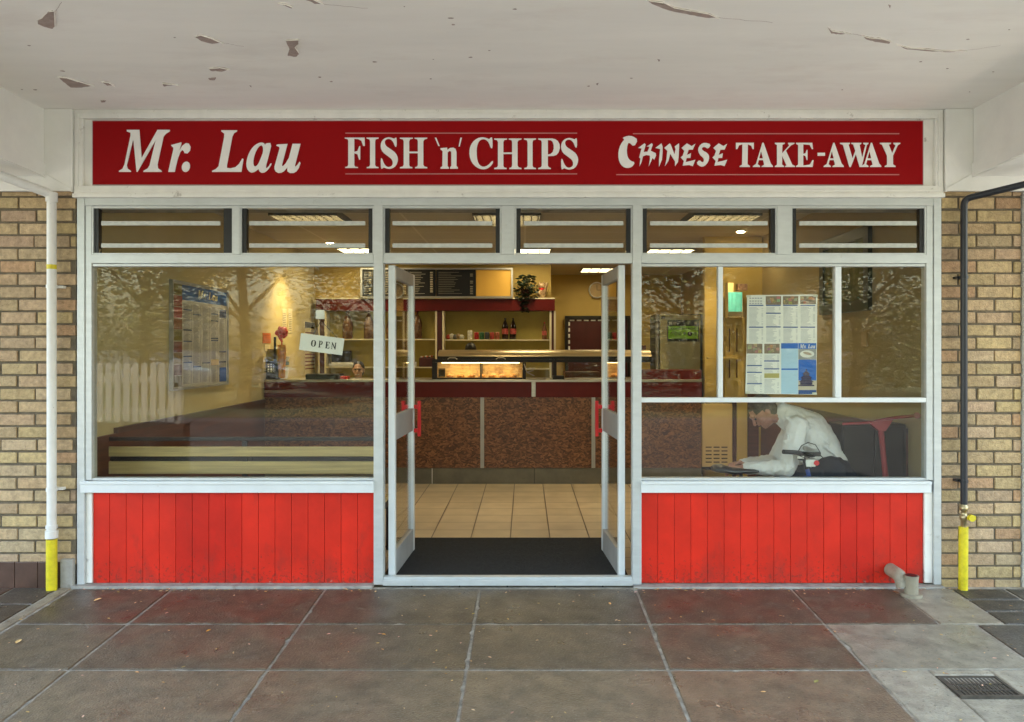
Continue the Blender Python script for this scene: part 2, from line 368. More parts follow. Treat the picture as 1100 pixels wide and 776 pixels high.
def slab(x0, x1, y0, y1, tint, gap=.005, h=.0, mb=None):
    mb = mb or pv; e = .006
    x0 += gap; x1 -= gap; y0 += gap; y1 -= gap
    t = lambda x, y, d=0: (x, y, gz(y)+h-d)
    per = []          # perimeter with a worn, slightly wandering arris
    for (ax,ay),(bx,by) in (((x0,y0),(x1,y0)),((x1,y0),(x1,y1)),((x1,y1),(x0,y1)),((x0,y1),(x0,y0))):
        n_ = max(1, int(math.hypot(bx-ax,by-ay)/.035))
        for i in range(n_): f_ = i/n_; per.append((ax+(bx-ax)*f_, ay+(by-ay)*f_))
    n = len(per); jj = []
    for x, y in per:
        c = abs(rslab.gauss(0,.0016)) + (rslab.uniform(.004,.012) if rslab.random() < .035 else 0)
        jj.append((min(max(x,x0+c),x1-c), min(max(y,y0+c),y1-c)))
    inn = [(min(max(x,x0+e+.001),x1-e-.001)*.0+ (x + (e if x < (x0+x1)/2 else -e)*(abs(x-x0)<.02 or abs(x-x1)<.02)), y + (e if y < (y0+y1)/2 else -e)*(abs(y-y0)<.02 or abs(y-y1)<.02)) for x, y in jj]
    vs = [t(*p) for p in inn] + [t(*p, e*.7) for p in jj] + [t(*p, .04) for p in jj]
    fs = [tuple(range(n))] + [(n+i,n+(i+1)%n,(i+1)%n,i) for i in range(n)] + [(2*n+i,2*n+(i+1)%n,n+(i+1)%n,n+i) for i in range(n)]
    mb.add(vs, fs, tint)
jt.add([(-5.5,0,-.006),(5.5,0,-.006),(5.5,-4.9,gz(-4.9)-.006),(-5.5,-4.9,gz(-4.9)-.006)], [(3,2,1,0)])
tag(jt.build('pavement_joint', M['joint']), kind='structure')
rows = [-.045-.59*i for i in range(9)]
cols = [-2.975,-2.32,-1.31,-.30,.73,1.75]
rt = random.Random(3)
for r in range(8):
    for c in range(5):
        v = rt.uniform(.93,1.07); warm = (1.02,.92,.86) if (r == 0 and c in (1,4,0)) else (1,.98,.95)  # reddish first-row tint stands for the red boards' reflection
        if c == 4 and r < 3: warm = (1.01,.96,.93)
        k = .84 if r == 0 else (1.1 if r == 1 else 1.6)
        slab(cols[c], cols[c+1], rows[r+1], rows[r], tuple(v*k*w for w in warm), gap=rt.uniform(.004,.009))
slab(1.75, 2.42, rows[1], rows[0], (.86,.84,.84)); slab(2.42, 2.80, rows[1], rows[0], (2.5,2.9,3.3), .003)
slab(1.75, 2.62, rows[2], rows[1], (2.3,2.75,3.2)); slab(2.62,3.3,rows[2],rows[1],(.62,.72,.85), .012)
# third row: concrete around the drain
slab(1.75, 2.05, rows[3], rows[2], (3.1,3.7,4.4), .002); slab(2.36, 3.3, rows[3], rows[2], (3.0,3.6,4.3), .002)
slab(2.05, 2.36, rows[2]-.06, rows[2], (3.0,3.6,4.3), .002); slab(2.05, 2.36, rows[3], rows[2]-.30, (3.0,3.6,4.3), .002)
for r in range(3, 8):
    for c in range(2): slab(1.75+c*.9, 2.65+c*.9, rows[r+1], rows[r], tuple(rt.uniform(1.0,1.15)*k for k in (3.0,3.6,4.3)), .003)
for i in range(3):
    slab(2.80, 3.15, -.045-.197*(i+1), -.045-.197*i, (.42,.48,.56), .006); slab(3.15, 3.6, -.045-.197*(i+1), -.045-.197*i, (.45,.52,.6), .006)
# left edge: pale kerb strip and reddish tiles
slab(-3.06, -2.985, -4.7, -.02, (2.4,2.6,2.9), .002)
for i in range(15):
    for j in range(5):
        v = rt.uniform(.6,1.1); slab(-3.07-.3*(j+1), -3.07-.3*j, -.02-.3*(i+1), -.02-.3*i, (v*1.0,v*.62,v*.5) if rt.random() < .35 else (v*.55,v*.5,v*.5), .005)
tag(pv.build('pavement', M['pave']), kind='structure')
k = MB(); k.box(X(80), X(401), -.045, .05, -.03, .012); k.box(X(680), X(1012), -.045, .05, -.03, .008)
tag(k.build('kerb', M['concrete'], bevel=.006), kind='structure')

t = thing('drain_grate', 'rusty slotted drain grate set in the pale concrete at lower right', 'drain grate', (2.205, rows[2]-.18, gz(rows[2]-.18)))
m_ = MB(); x0, x1, ya, yb = 2.055, 2.355, rows[2]-.295, rows[2]-.065
zz = gz((ya+yb)/2)
for q in ((x0,x1,ya,ya+.014),(x0,x1,yb-.014,yb),(x0,x0+.014,ya+.015,yb-.015),(x1-.014,x1,ya+.015,yb-.015)): m_.box(*q, zz-.02, zz+.004)
m_.build('rim', M['iron'], t)
m_ = MB()
for i in range(13): m_.box(x0+.02+i*.0203, x0+.032+i*.0203, ya+.015, yb-.015, zz-.018, zz-.001)
for yy in (ya+.07, ya+.14): m_.box(x0+.015, x1-.015, yy, yy+.008, zz-.017, zz+.001)
m_.build('bars', M['iron'], t)
m_ = MB(); m_.box(x0+.014, x1-.014, ya+.014, yb-.014, zz-.045, zz-.035); m_.build('pit_bottom', M['black'], t)

# ---------------------------------------------------------------- brick walls
def brick_wall(name, x0, x1, ztop, label, plinth=None, seed=1):
    rr = random.Random(seed); t = thing(name, label, 'brick wall', ((x0+x1)/2, .1, 0))
    b = MB(); co = .0845; n = int((ztop+.02)/co)+1
    for i in range(n):
        z0 = -.03+i*co; z1 = min(z0+co-.0125, ztop)
        if z1-z0 < .015: continue
        xx = x0 - (0 if i % 2 else .12) - rr.uniform(0,.004)
        if plinth is not None and z1 < plinth: continue
        while xx < x1:
            a, c = max(xx, x0), min(xx+.229, x1)
            if c-a > .03:
                v = rr.uniform(.86,1.1); w = rr.random()
                tn = (v,v*rr.uniform(.93,1.02),v*rr.uniform(.85,1.05))
                if w < .09: tn = (v*.95,v*.80,v*.76)
                elif w < .2: tn = (v*1.05,v*1.05,v*.9)
                j = rr.uniform(-.003,.003)
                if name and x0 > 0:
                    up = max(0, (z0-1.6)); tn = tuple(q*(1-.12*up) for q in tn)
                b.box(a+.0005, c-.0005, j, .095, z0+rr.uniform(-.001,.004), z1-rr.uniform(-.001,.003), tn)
            xx += .24+rr.uniform(-.004,.004)
    b.build('bricks', M['brick'], t, bevel=.0045)
    q = MB(); q.box(x0+.002, x1-.002, .009, .11, -.05, ztop-.001); q.build('mortar_bed', M['mortar'], t)
    if plinth:
        q = MB(); xx = x1-.09; rr = random.Random(5)
        while xx > x0:
            v = rr.uniform(.8,1.3); q.box(max(xx-.148,x0), xx, -.018, .008, -.06, plinth-.012, (v,v,v)); xx -= .152
        q.build('plinth_tiles', M['plinth'], t, bevel=.002)
        q = MB(); q.box(x1-.087, x1-.002, -.028, .008, -.05, plinth+.01); q.build('concrete_foot', M['concrete'], t, bevel=.006)
    return t
zb = Z(206)
brick_wall('brick_wall', -5.4, X(81), zb, 'tan brick wall left of the shop front with a brown tile foot', .175, 2)
brick_wall('brick_wall', X(1011.5), X(1097), zb, 'tan brick pier right of the shop front behind the black pipe', None, 9)
t = MB(); t.box(X(1099), X(1112), -.03, .25, -.04, zb); tag(t.build('corner_post', M['beam'], bevel=.004), 'narrow pale post at the far right edge beyond the brick pier', 'post')
t = MB(); t.box(X(1112)+.003, 5.6, .05, .3, -.04, zb); tag(t.build('rendered_wall', M['concrete']), 'plain grey wall beyond the pale post at far right', 'wall')

# ---------------------------------------------------------------- canopy over the pavement
can = thing('canopy', 'pale painted concrete canopy ceiling with flaking paint above the shop sign', 'canopy', (0,-2.2,3.16))
zc = CAMZ+1.586
q = MB(); q.box(-5.6, 5.6, -4.3, .35, zc, zc+.25); q.build('slab', M['soffit'], can)
def beam(s, xi, name_lbl):
    # inner face at xi; underside climbs a little towards the street
    xo = xi + s*.9; z0 = Z(190.5); z1 = z0+.04; yA, yB = .02, -4.29
    b = MB(); zz = lambda y: z0 + (z1-z0)*min(1, -y/.95) if y < 0 else z0
    pr = [(-.022, z0), (-.95, z1), (-4.29, z1), (-4.29, zc+.002), (-.022, zc+.002)]
    vs = [(xi, y, z) for y, z in pr] + [(xo, y, z) for y, z in pr]
    f = [tuple(range(5)), tuple(range(9,4,-1))] + [(i,(i+1)%5+0, (i+1)%5+5, i+5) for i in range(5)]
    b.add(vs, f); o = b.build('downstand_beam', M['beam'], can, bevel=.008)
    b = MB(); xs_ = xi - s*.012
    vs = []
    for y, z in ((-.03, z0), (-.95, z1), (-4.2, z1)):
        vs += [(xs_,y,z-.004),(xs_,y,z+.085),(xi,y,z+.085),(xi,y,z-.004)]
    fs = [(0,1,2,3),(8,11,10,9)]
    for i in range(2):
        for k_ in range(4): fs.append((i*4+k_, (i+1)*4+k_, (i+1)*4+(k_+1)%4, i*4+(k_+1)%4))
    b.add(vs, fs); b.build('beam_trim', M['beam'], can)
    return o
beam(-1, X(50), ''); beam(1, X(1043), '')
for a,b in ((50,80.3),(1043,1013)):
    pl = [(X(a)+(.001 if a<500 else -.001),Z(190.5)),(X(b),Z(207.5)),(X(b),zc-.001),(X(a)+(.001 if a<500 else -.001),zc-.001)]
    q = MB(); q.prism(pl, -.030, .02); q.build('corner_block', M['beam'], can, bevel=.003)
    q = MB(); q.prism([(X(a),Z(187)),(X(b),Z(204)),(X(b),Z(207.6)),(X(a),Z(190.6))], -.040, -.0302); q.build('corner_trim', M['beam'], can)
q = MB(); q.box(-5.4, X(80.3)-.001, -.020, .11, zb+.0005, Z(190.5)+.3); q.build('wall_band', M['beam'], can)
q = MB(); q.box(X(1013)+.001, 5.5, -.020, .11, zb+.0005, Z(190.5)+.3); q.build('wall_band', M['beam'], can)
# flaked patches, traced on the ceiling plane
def cp(px, py):
    Dd = F*(zc-CAMZ)/(CY-py); return (X(px,Dd), Dd-D0)
patches = [[(40,22),(47,18),(53,12),(59,11),(60,28),(56,31),(48,29),(41,26)],
 [(209,39),(216,37),(226,40),(240,46),(228,47),(216,44)],[(307,43),(321,42),(321,47),(317,50),(322,57),(318,61),(309,60),(311,53)],
 [(225,73),(236,72),(247,74),(238,77),(226,76)],[(224,84),(232,83),(231,86),(225,86)],
 [(62,82),(72,83),(85,87),(102,92),(88,94),(76,94),(68,88)],[(109,87),(117,88),(124,92),(115,92)],[(174,89),(184,90),(192,91),(182,92),(176,93)],
 [(299,3),(307,4),(315,7),(313,9),(306,6)],[(320,-4),(335,-2),(348,4),(338,4)],
 [(695,0),(712,2),(725,8),(742,11),(760,14),(772,19),(758,19),(741,16),(726,13),(712,9),(700,4)],
 [(889,29),(894,33),(902,34),(913,36),(903,37),(893,36)],[(926,38),(934,40),(946,41),(957,44),(955,47),(940,45),(930,42)],
 [(962,47),(975,51),(992,52),(1012,54),(1038,54),(1020,56),(996,55),(974,53)],[(108,108),(114,108),(113,110),(109,110)],
 [(706,64),(709,64),(708,66)],[(640,90),(643,89),(642,92)],[(954,5),(957,6),(956,9)],[(268,92),(270,92),(270,94)]]
rp = random.Random(11)
for pl in patches:
    # roughen the outline
    pts = []
    for i in range(len(pl)):
        a, b = pl[i], pl[(i+1)%len(pl)]
        for k_ in range(4):
            f_ = k_/4; pts.append((a[0]+(b[0]-a[0])*f_+(rp.uniform(-.5,.5) if k_ else 0), a[1]+(b[1]-a[1])*f_+(rp.uniform(-.35,.35) if k_ else 0)))
    w = [cp(*p) for p in pts]; n = len(w)
    ar = sum(w[i][0]*w[(i+1)%n][1]-w[(i+1)%n][0]*w[i][1] for i in range(n))
    if ar > 0: w.reverse()
    q = MB(); q.add([(x,y,zc-.0012) for x,y in w] + [(x,y,zc+.001) for x,y in w], [tuple(range(n))] + [((i+1)%n,i,i+n,(i+1)%n+n) for i in range(n)])
    q.build('flaked_patch', M['peel'], can)
fk = random.Random(40)
for i in range(26):
    px, py = fk.uniform(10,1090), fk.choice([fk.uniform(2,100), fk.uniform(60,112)]); x, y = cp(px, py); s_ = fk.uniform(.004,.012)
    q = MB(); pts = [(x+s_*fk.uniform(.6,1.6)*math.cos(a*math.pi/3), y+s_*fk.uniform(.5,1.1)*math.sin(a*math.pi/3)) for a in range(6)][::-1]
    q.add([(a,b,zc-.0012) for a,b in pts]+[(a,b,zc+.001) for a,b in pts], [tuple(range(6))]+[((k_+1)%6,k_,k_+6,(k_+1)%6+6) for k_ in range(6)]); q.build('flaked_patch', M['peel'], can)
for (xa,ya),(xb,yb) in (((772,19),(830,24)),((1038,54),(1075,49)),((348,4),(395,9)),((60,11),(66,2)),((926,38),(913,36)),((240,46),(262,50))):
    q = MB(); n_ = 9; L_ = []
    for k_ in range(n_): x, y = cp(xa+(xb-xa)*k_/(n_-1), ya+(yb-ya)*k_/(n_-1)+fk.uniform(-.5,.5)); L_.append((x,y))
    for (x0_,y0_),(x1_,y1_) in zip(L_,L_[1:]): q.add([(x0_,y0_,zc-.001),(x1_,y1_,zc-.001),(x1_,y1_+.003,zc-.001),(x0_,y0_+.003,zc-.001)],[(0,1,2,3)])
    q.build('hairline_crack', M['peel'], can)
# curled paint lips beside the large flakes
for pl in [p_ for p_ in patches if max(a for a,b in p_)-min(a for a,b in p_) > 9]:
    q = MB()
    for a, b in zip(pl[:len(pl)//2], pl[1:]):
        A, B = cp(*a), cp(*b); q.add([(A[0],A[1],zc-.001),(B[0],B[1],zc-.001),(B[0],B[1]-.010,zc-.012),(A[0],A[1]-.009,zc-.010)], [(0,1,2,3)])
    q.build('paint_curl', M['soffit'], can)

# the rest of the building: it closes the rooms off from the sky
q = MB(); q.box(-3.35, 3.35, .36, 10.6, 3.02, 3.35); q.box(-3.35,-3.12,.12,10.6,-.05,3.02); q.box(2.90,3.35,.13,10.6,-.05,3.02); q.box(-3.12,2.90,10.3,10.6,-.05,3.02)
q.box(X(81)-.02, X(1012)+.02, .12, .355, Z(219), zc+.0)
tag(q.build('building_shell', M['concrete']), kind='structure')

# ---------------------------------------------------------------- shop front
sf = thing('takeaway_shop', 'silver aluminium shop front with open double doors and red boarded base', 'shop', (0,0,0))
fr = MB()
def bar(x0,y0,x1,y1, ya=0.0, yb=.07, mb=None): (mb or fr).box(X(x0),X(x1),ya,yb,Z(y1),Z(y0))
# verticals
bar(83,213,91,628,-.004,.09); bar(91.3,221,98,516,.004,.075); bar(1003,213,1011,628,-.004,.09); bar(995.5,221,1002.7,516,.004,.075)
bar(401.5,221,411.5,628,-.006,.085); bar(679.5,221,689,628,-.006,.085)
bar(83,213,1011,221,.0,.092)                                # head
for a,b in ((98.2,401.3),(411.7,679.3),(689.2,995.3)): bar(a,273.5,b,283,-.002,.07)       # transom rail
for a,b in ((250.4,257.5),(538.5,553),(835,850)): bar(a,221.2,b,273.3,.002,.07)
for a,b in ((98.2,401.3),(689.2,995.3)):
    bar(a,283.2,b,286.2,.012,.07)                            # thin bead under the rail
    bar(a,514,b,516.5,.01,.07)
fr.build('frame', M['alu'], sf, bevel=.002)
q = MB()
bar(772,286.4,777,427.3,.01,.06,q); bar(898,286.4,904.5,427.3,.01,.06,q); bar(689.2,427.5,995.3,432.5,.004,.06,q)
q.build('glazing_bar', M['aluw'], sf, bevel=.0015)
for a,b in ((88,402),(688.5,999)):
    q = MB(); bar(a,516.7,b,520,-.03,.05,q); bar(a,520.1,b,529,-.022,.05,q); q.build('sill', M['aluw'], sf, bevel=.002)
q = MB(); bar(411.7,620,679.3,623,-.0,.05,q); bar(411.7,622.6,679.3,628.6,-.02,.10,q); q.build('threshold', M['alu'], sf, bevel=.002)
for a,b,c,e in ((98.5,286.4,401.2,513.8),(689.5,286.4,771.8,427.2),(777.2,286.4,897.8,427.2),(904.7,286.4,995.2,427.2),(689.5,432.7,995.2,513.8)):
    q = MB(); bar(a,b,c,e,.034,.040,q); q.build('window_pane', M['glass'], sf)
# louvre lights over the windows and doors
for i,(a,b) in enumerate(((98.2,250.2),(257.7,401.3),(411.7,538.3),(553.2,679.3),(689.2,834.8),(850.2,995.3))):
    lw = thing('louvre_window', None, None, ((X(a)+X(b))/2, .03, Z(248))); lw.parent = sf
    for c,e in ((a+1.5,a+6),(b-(11 if i == 0 else 6),b-1.5)): q = MB(); bar(c,223.7,e,271.7,.018,.06,q); q.build('side_channel', M['black'], lw)
    q = MB(); bar(a+.1,221.3,a+1.4,273.2,.006,.06,q); bar(b-1.4,221.3,b-.1,273.2,.006,.06,q); bar(a+1.5,221.3,b-1.5,223.6,.008,.06,q); bar(a+1.5,271.8,b-1.5,273.3,.008,.06,q)
    q.build('louvre_surround', M['alu'], lw)
    for j in range(3):
        zbm = max(Z(240)-j*.148, Z(271.6)); zt = min(Z(240)-j*.148+.156, Z(223.8))
        q = MB(); x0,x1 = X(a+6.3), X(b-(11.3 if i == 0 else 6.3))
        q.add([(x0,.056,zt),(x1,.056,zt),(x1,.022,zbm),(x0,.022,zbm),(x0,.061,zt),(x1,.061,zt),(x1,.027,zbm),(x0,.027,zbm)],
              [(0,3,2,1),(4,5,6,7),(0,1,5,4),(2,3,7,6),(1,2,6,5),(3,0,4,7)])
        bl = q.build('louvre_blade', M['glass'], lw)
        if j < 2:
            q = MB(); q.box(x0+.02,x1-.02,.012,.026,zbm-.012,zbm+.016); q.build('blade_edge', M['bladeedge'], lw)
# red tongue-and-groove boards under the windows
for a,b,seed in ((97.5,401,4),(689.3,994,8)):
    q = MB(); rr = random.Random(seed); n = 17; w = (b-a)/n; dk = {5,6,7,8} if seed == 4 else {12,13}
    for i in range(n):
        v = rr.uniform(.96,1.05)*(.86 if i in dk else 1)
        bar2 = (X(a+i*w)+.001, X(a+(i+1)*w)-.001)
        q.box(bar2[0],bar2[1],.028,.045,.012,Z(529.5),(v*1.02,v*(.75 if i in dk else 1),v*(.7 if i in dk else 1)))
    pn = q.build('boarded_panel', M['red'], sf, bevel=.003)
    q = MB(); q.box(X(a),X(b),.037,.06,.012,Z(529.6)); q.build('panel_backing', M['groove'], pn)
for a,b in ((91.3,97.3),(994.3,1002.7)): q = MB(); bar(a,529.5,b,627,.015,.06,q); q.build('panel_end_strip', M['whitepaint'], sf)

# the two door leaves, swung inwards
def leaf(px, sgn, ang):
    W_, T_ = .74, .043; z0, z1 = Z(622.5,5.30), Z(284.8,5.30)
    d_ = thing('door', None, None, (X(px,5.31), .06, 0)); d_.parent = sf
    d_['label'] = 'left glazed door leaf standing open inwards' if sgn < 0 else 'right glazed door leaf standing open inwards'
    d_.rotation_euler = (0,0,ang)
    h = z1-z0; q = MB()
    q.box(0,.05,-T_/2,T_/2,z0,z1); q.box(W_-.055,W_,-T_/2,T_/2,z0,z1)
    q.build('stile', M['aluw'], d_, local=True, bevel=.002)
    q = MB(); q.box(.051,W_-.056,-T_/2+.002,T_/2-.002,z1-.085,z1); q.build('rail', M['alud'], d_, local=True, bevel=.002); q = MB(); q.box(.051,W_-.056,-T_/2+.002,T_/2-.002,z0,z0+.18)
    q.build('rail', M['alud'], d_, local=True, bevel=.002)
    zm = Z(452,5.9); q = MB(); q.box(.051,W_-.056,-T_/2+.004,T_/2-.004,zm-.085,zm+.085); q.build('push_rail', M['alud'], d_, local=True, bevel=.002)
    q = MB(); q.box(.051,W_-.056,-.003,.003,z0+.18,zm-.085); q.box(.051,W_-.056,-.003,.003,zm+.085,z1-.085); q.build('door_glass', M['cleanglass'], d_, local=True)
    for sd in (-1,1):
        q = MB(); yy = sd*(T_/2+.04)
        q.box(W_-.045,W_-.018,yy-.012,yy+.012,zm-.13,zm+.14)
        q.box(W_-.043,W_-.02,sd*(T_/2),yy-sd*.012,zm-.10,zm-.07); q.box(W_-.043,W_-.02,sd*(T_/2),yy-sd*.012,zm+.08,zm+.11)
        q.build('handle', M['redplastic'], d_, local=True, bevel=.003)
    q = MB(); q.box(W_-.32,W_-.17,sgn*-1*(T_/2),sgn*-1*(T_/2+.006),zm-.03,zm+.05)
    if sgn < 0: q.build('push_plate', M['redplastic'], d_, local=True)
leaf(420.6, -1, R(87.5)); leaf(668, 1, R(93.5))

# ---------------------------------------------------------------- the sign board
sg = thing('shop_sign', 'long red sign board with white serif lettering above the shop front', 'sign', (0,-.02,Z(164)))
q = MB()
bar(81,118.5,1012,128,-.015,.10,q); bar(81,200.2,1012,208.5,-.02,.10,q); bar(81,128.1,90,200.1,-.015,.10,q); bar(1003.5,128.1,1012,200.1,-.015,.10,q)
q.build('outer_frame', M['whitepaint'], sg, bevel=.003)
q = MB(); bar(80,208.6,1013,213,-.03,.09,q); q.build('drip_ledge', M['whitepaint'], sg, bevel=.003)
q = MB(); bar(84.5,121.5,1008.5,123.5,-.022,-.0152,q); bar(84,124,86,204,-.022,-.0152,q); bar(1006.5,124,1008.5,204,-.022,-.0152,q); bar(84.5,204.5,1008.5,206.5,-.028,-.0202,q)
q.build('frame_bead', M['whitepaint'], sg, bevel=.001)
q = MB(); bar(90.1,128.1,1003.4,200.1,.012,.09,q); q.build('backing_board', M['whitepaint'], sg)
q = MB(); bar(98.5,129.2,992.5,199.2,.006,.0119,q); q.build('edge_line', M['signedge'], sg)
q = MB(); bar(99.4,130.1,991.6,198.3,.002,.0059,q); q.build('red_panel', M['signred'], sg)
q = MB()
for a,b,c in ((371,620,143.2),(371,620,187),(680,966,143.8),(662,966,187.8)): bar(a,c-.45,b,c+.45,-.0005,.0019,q)
q.build('rule_line', M['rule'], sg)
def glyphs(name, items, m, parent, tf, y=-.003, th=.004, scalefix=None):
    cu = bpy.data.curves.new(name, 'CURVE'); cu.dimensions = '2D'; cu.fill_mode = 'BOTH'; cu.extrude = th/2
    for poly in items:
        sp = cu.splines.new('POLY'); sp.points.add(len(poly)-1)
        for p, (x, z) in zip(sp.points, poly):
            wx, wz = tf(x, z); p.co = (wx, wz, 0, 1)
        sp.use_cyclic_u = True
    o = bpy.data.objects.new(name, cu); me = bpy.data.meshes.new_from_object(o)
    bpy.data.objects.remove(o); 
    me.name = name; me.transform(Matrix.Rotation(R(90), 4, 'X')); me.transform(Matrix.Translation((0, y, 0)))
    if parent:
        off = Vector((0,0,0)); q_ = parent
        while q_: off += q_.location; q_ = q_.parent
        me.transform(Matrix.Translation(-off))
    me.materials.clear(); me.materials.append(m)
    ob = bpy.data.objects.new(name, me); COL.objects.link(ob); ob.parent = parent; return ob
def smooth(poly, it=1):      # Chaikin corner cutting for the round glyphs
    for _ in range(it):
        o = []
        for i in range(len(poly)):
            a, b = poly[i], poly[(i+1)%len(poly)]
            L = math.hypot(b[0]-a[0], b[1]-a[1])
            f = .25
            o += [(a[0]+(b[0]-a[0])*f, a[1]+(b[1]-a[1])*f), (a[0]+(b[0]-a[0])*(1-f), a[1]+(b[1]-a[1])*(1-f))]
        poly = o
    return poly
def ellp(cx, cy, rx, ry, sl=0, n=20): return [(cx+rx*math.cos(2*math.pi*i/n)-sl*ry*math.sin(2*math.pi*i/n), cy+ry*math.sin(2*math.pi*i/n)) for i in range(n)]
def sh(poly, dx, dy=0): return [(x+dx, y+dy) for x, y in poly]
gM = [(165,98),(300,98),(325,400),(495,98),(628,98),(625,115),(585,140),(560,170),(495,470),(500,510),(540,540),(540,550),(342,550),(345,538),(390,512),(410,480),(475,210),(280,550),(270,550),(235,200),(165,480),(175,515),(210,540),(208,550),(80,550),(82,538),(120,515),(140,470),(205,160),(205,130),(165,115)]
gr = [(640,262),(750,232),(752,245),(725,330),(760,270),(800,240),(830,245),(850,280),(845,320),(815,352),(785,348),(775,325),(760,315),(740,335),(715,400),(690,500),(680,550),(610,550),(665,310),(665,290),(650,278)]
gdot = ellp(800,495,44,56,.12)
gL = [(180,103),(350,103),(348,115),(315,135),(298,170),(240,480),(240,505),(275,512),(330,500),(370,465),(405,405),(418,412),(395,550),(80,550),(82,538),(120,520),(150,490),(210,180),(212,140),(180,115)]
ga = smooth([(722,238),(690,370),(655,500),(665,512),(688,492),(710,455),(722,462),(695,510),(650,555),(610,562),(585,540),(582,515),(540,550),(500,560),(465,535),(446,480),(455,410),(480,340),(520,280),(570,243),(612,233),(642,243),(650,265),(656,243)])
gah = smooth([(620,272),(605,262),(575,285),(545,340),(525,410),(522,465),(535,492),(555,490),(580,460),(605,400),(628,340),(628,290)])
gu = [(770,262),(785,255),(890,250),(830,480),(840,490),(870,460),(905,400),(945,248),(1030,248),(970,480),(975,495),(1000,470),(1020,440),(1030,455),(1010,510),(985,545),(955,562),(915,562),(890,545),(888,520),(890,500),(850,545),(820,560),(790,562),(762,545),(750,520),(750,495),(805,300),(800,280),(772,270)]
tfA = lambda x,z: (X(120+x/10), Z(130+z/10)); tfB = lambda x,z: (X(220+x/10), Z(130+z/10))
glyphs('lettering', [[tfA(*p) for p in g_] for g_ in (gM,gr,gdot)] + [[tfB(*p) for p in g_] for g_ in (gL,ga,gah,gu)], M['letter'], sg, lambda a,b:(a,b))
gF = [(45,107),(218,107),(220,180),(205,180),(190,135),(160,120),(128,118),(128,232),(155,225),(172,182),(180,182),(180,300),(170,300),(155,252),(128,244),(128,350),(138,362),(160,365),(160,373),(48,373),(48,365),(68,360),(75,345),(75,135),(68,120),(45,115)]
gI = [(235,107),(340,107),(340,115),(315,122),(310,140),(310,345),(318,360),(340,366),(340,375),(237,375),(237,366),(260,360),(266,345),(266,140),(260,122),(235,115)]
gS = smooth([(499,108),(499,188),(484,188),(470,148),(445,120),(415,118),(395,135),(395,160),(410,185),(450,210),(490,240),(511,285),(505,330),(480,368),(440,382),(410,378),(385,368),(375,378),(361,380),(359,288),(372,288),(385,330),(410,362),(435,366),(460,352),(466,325),(455,295),(420,268),(375,235),(358,195),(362,150),(385,118),(420,104),(455,108),(478,118),(486,108)])
gH = [(527,108),(640,108),(640,116),(615,122),(608,140),(608,230),(684,230),(684,140),(678,122),(655,116),(655,108),(766,108),(766,116),(740,124),(732,140),(732,345),(742,360),(766,366),(766,376),(660,376),(660,366),(678,360),(684,345),(684,244),(608,244),(608,345),(614,360),(636,366),(636,376),(528,376),(528,366),(552,360),(560,345),(560,140),(552,122),(527,116)]
q1 = [(832,108),(846,108),(875,180),(862,180)]; q2 = [(1056,108),(1070,108),(1050,185),(1040,185)]
gn = [(882,200),(940,195),(942,215),(965,198),(995,195),(1014,206),(1022,232),(1022,355),(1034,368),(1034,380),(965,380),(965,368),(976,355),(976,235),(965,222),(945,235),(944,355),(955,368),(955,380),(882,380),(882,368),(898,358),(900,225),(882,210)]
gC = smooth([(277,106),(279,200),(262,200),(245,150),(220,125),(190,120),(160,135),(142,180),(138,240),(145,310),(165,350),(200,365),(240,350),(275,308),(286,320),(265,355),(230,380),(190,387),(140,370),(95,325),(75,265),(77,200),(100,150),(140,115),(185,103),(225,110),(250,122),(262,106)])
gP = [(677,115),(800,115),(828,122),(850,138),(864,165),(867,200),(856,236),(838,258),(810,268),(762,270),(762,350),(770,366),(788,374),(788,383),(677,383),(677,374),(702,366),(708,350),(708,145),(702,130),(677,123)]
gPh = [(762,128),(762,255),(786,250),(804,234),(813,205),(812,170),(803,143),(788,130)]
sc = 1100/135
tfC = lambda p: (X(365+p[0]/sc), Z(135+p[1]/sc)); tfD = lambda p: (X(495+p[0]/sc), Z(135+p[1]/sc))
gH2 = sh(gH,-235,7)
glyphs('lettering', [[tfC(p) for p in g_] for g_ in (gF,gI,gS,gH,q1,gn,q2)] + [[tfD(p) for p in g_] for g_ in (gC,gH2,sh(gI,318,8),gP,gPh,sh(gS,518,6))], M['letter'], sg, lambda a,b:(a,b))
cE = [(605,190),(650,152),(690,175),(722,155),(700,205),(665,205),(650,250),(685,235),(680,275),(648,275),(640,310),(685,300),(722,290),(700,345),(670,335),(615,340),(625,300),(598,270),(615,255),(628,215)]
chin = [smooth([(105,105),(150,88),(195,92),(238,122),(205,182),(160,140),(148,170),(142,220),(150,270),(175,300),(213,312),(190,350),(150,362),(110,350),(80,310),(70,250),(80,185),(105,140),(125,118)]),
 [(240,190),(292,152),(302,160),(300,175),(285,225),(318,222),(335,180),(312,178),(355,150),(362,165),(345,215),(388,235),(390,255),(375,290),(360,275),(350,300),(328,347),(338,285),(338,255),(310,250),(280,260),(268,310),(250,347),(258,280),(248,270),(262,215),(268,195)],
 [(385,190),(435,152),(440,165),(445,180),(445,225),(440,290),(415,350),(415,290),(425,200)],
 [(460,190),(505,152),(515,165),(545,245),(555,200),(548,178),(582,152),(585,165),(580,270),(575,310),(550,345),(550,305),(510,240),(495,300),(465,345),(478,285),(485,215)],
 cE, smooth([(742,200),(765,160),(800,145),(855,160),(830,200),(800,180),(775,190),(780,210),(825,235),(840,265),(830,310),(800,345),(765,350),(730,320),(755,290),(780,315),(795,300),(790,275),(755,245)]), sh(cE,268)]
s2 = 1100/140; tfE = lambda p: (X(655+p[0]/s2), Z(135+p[1]/s2))
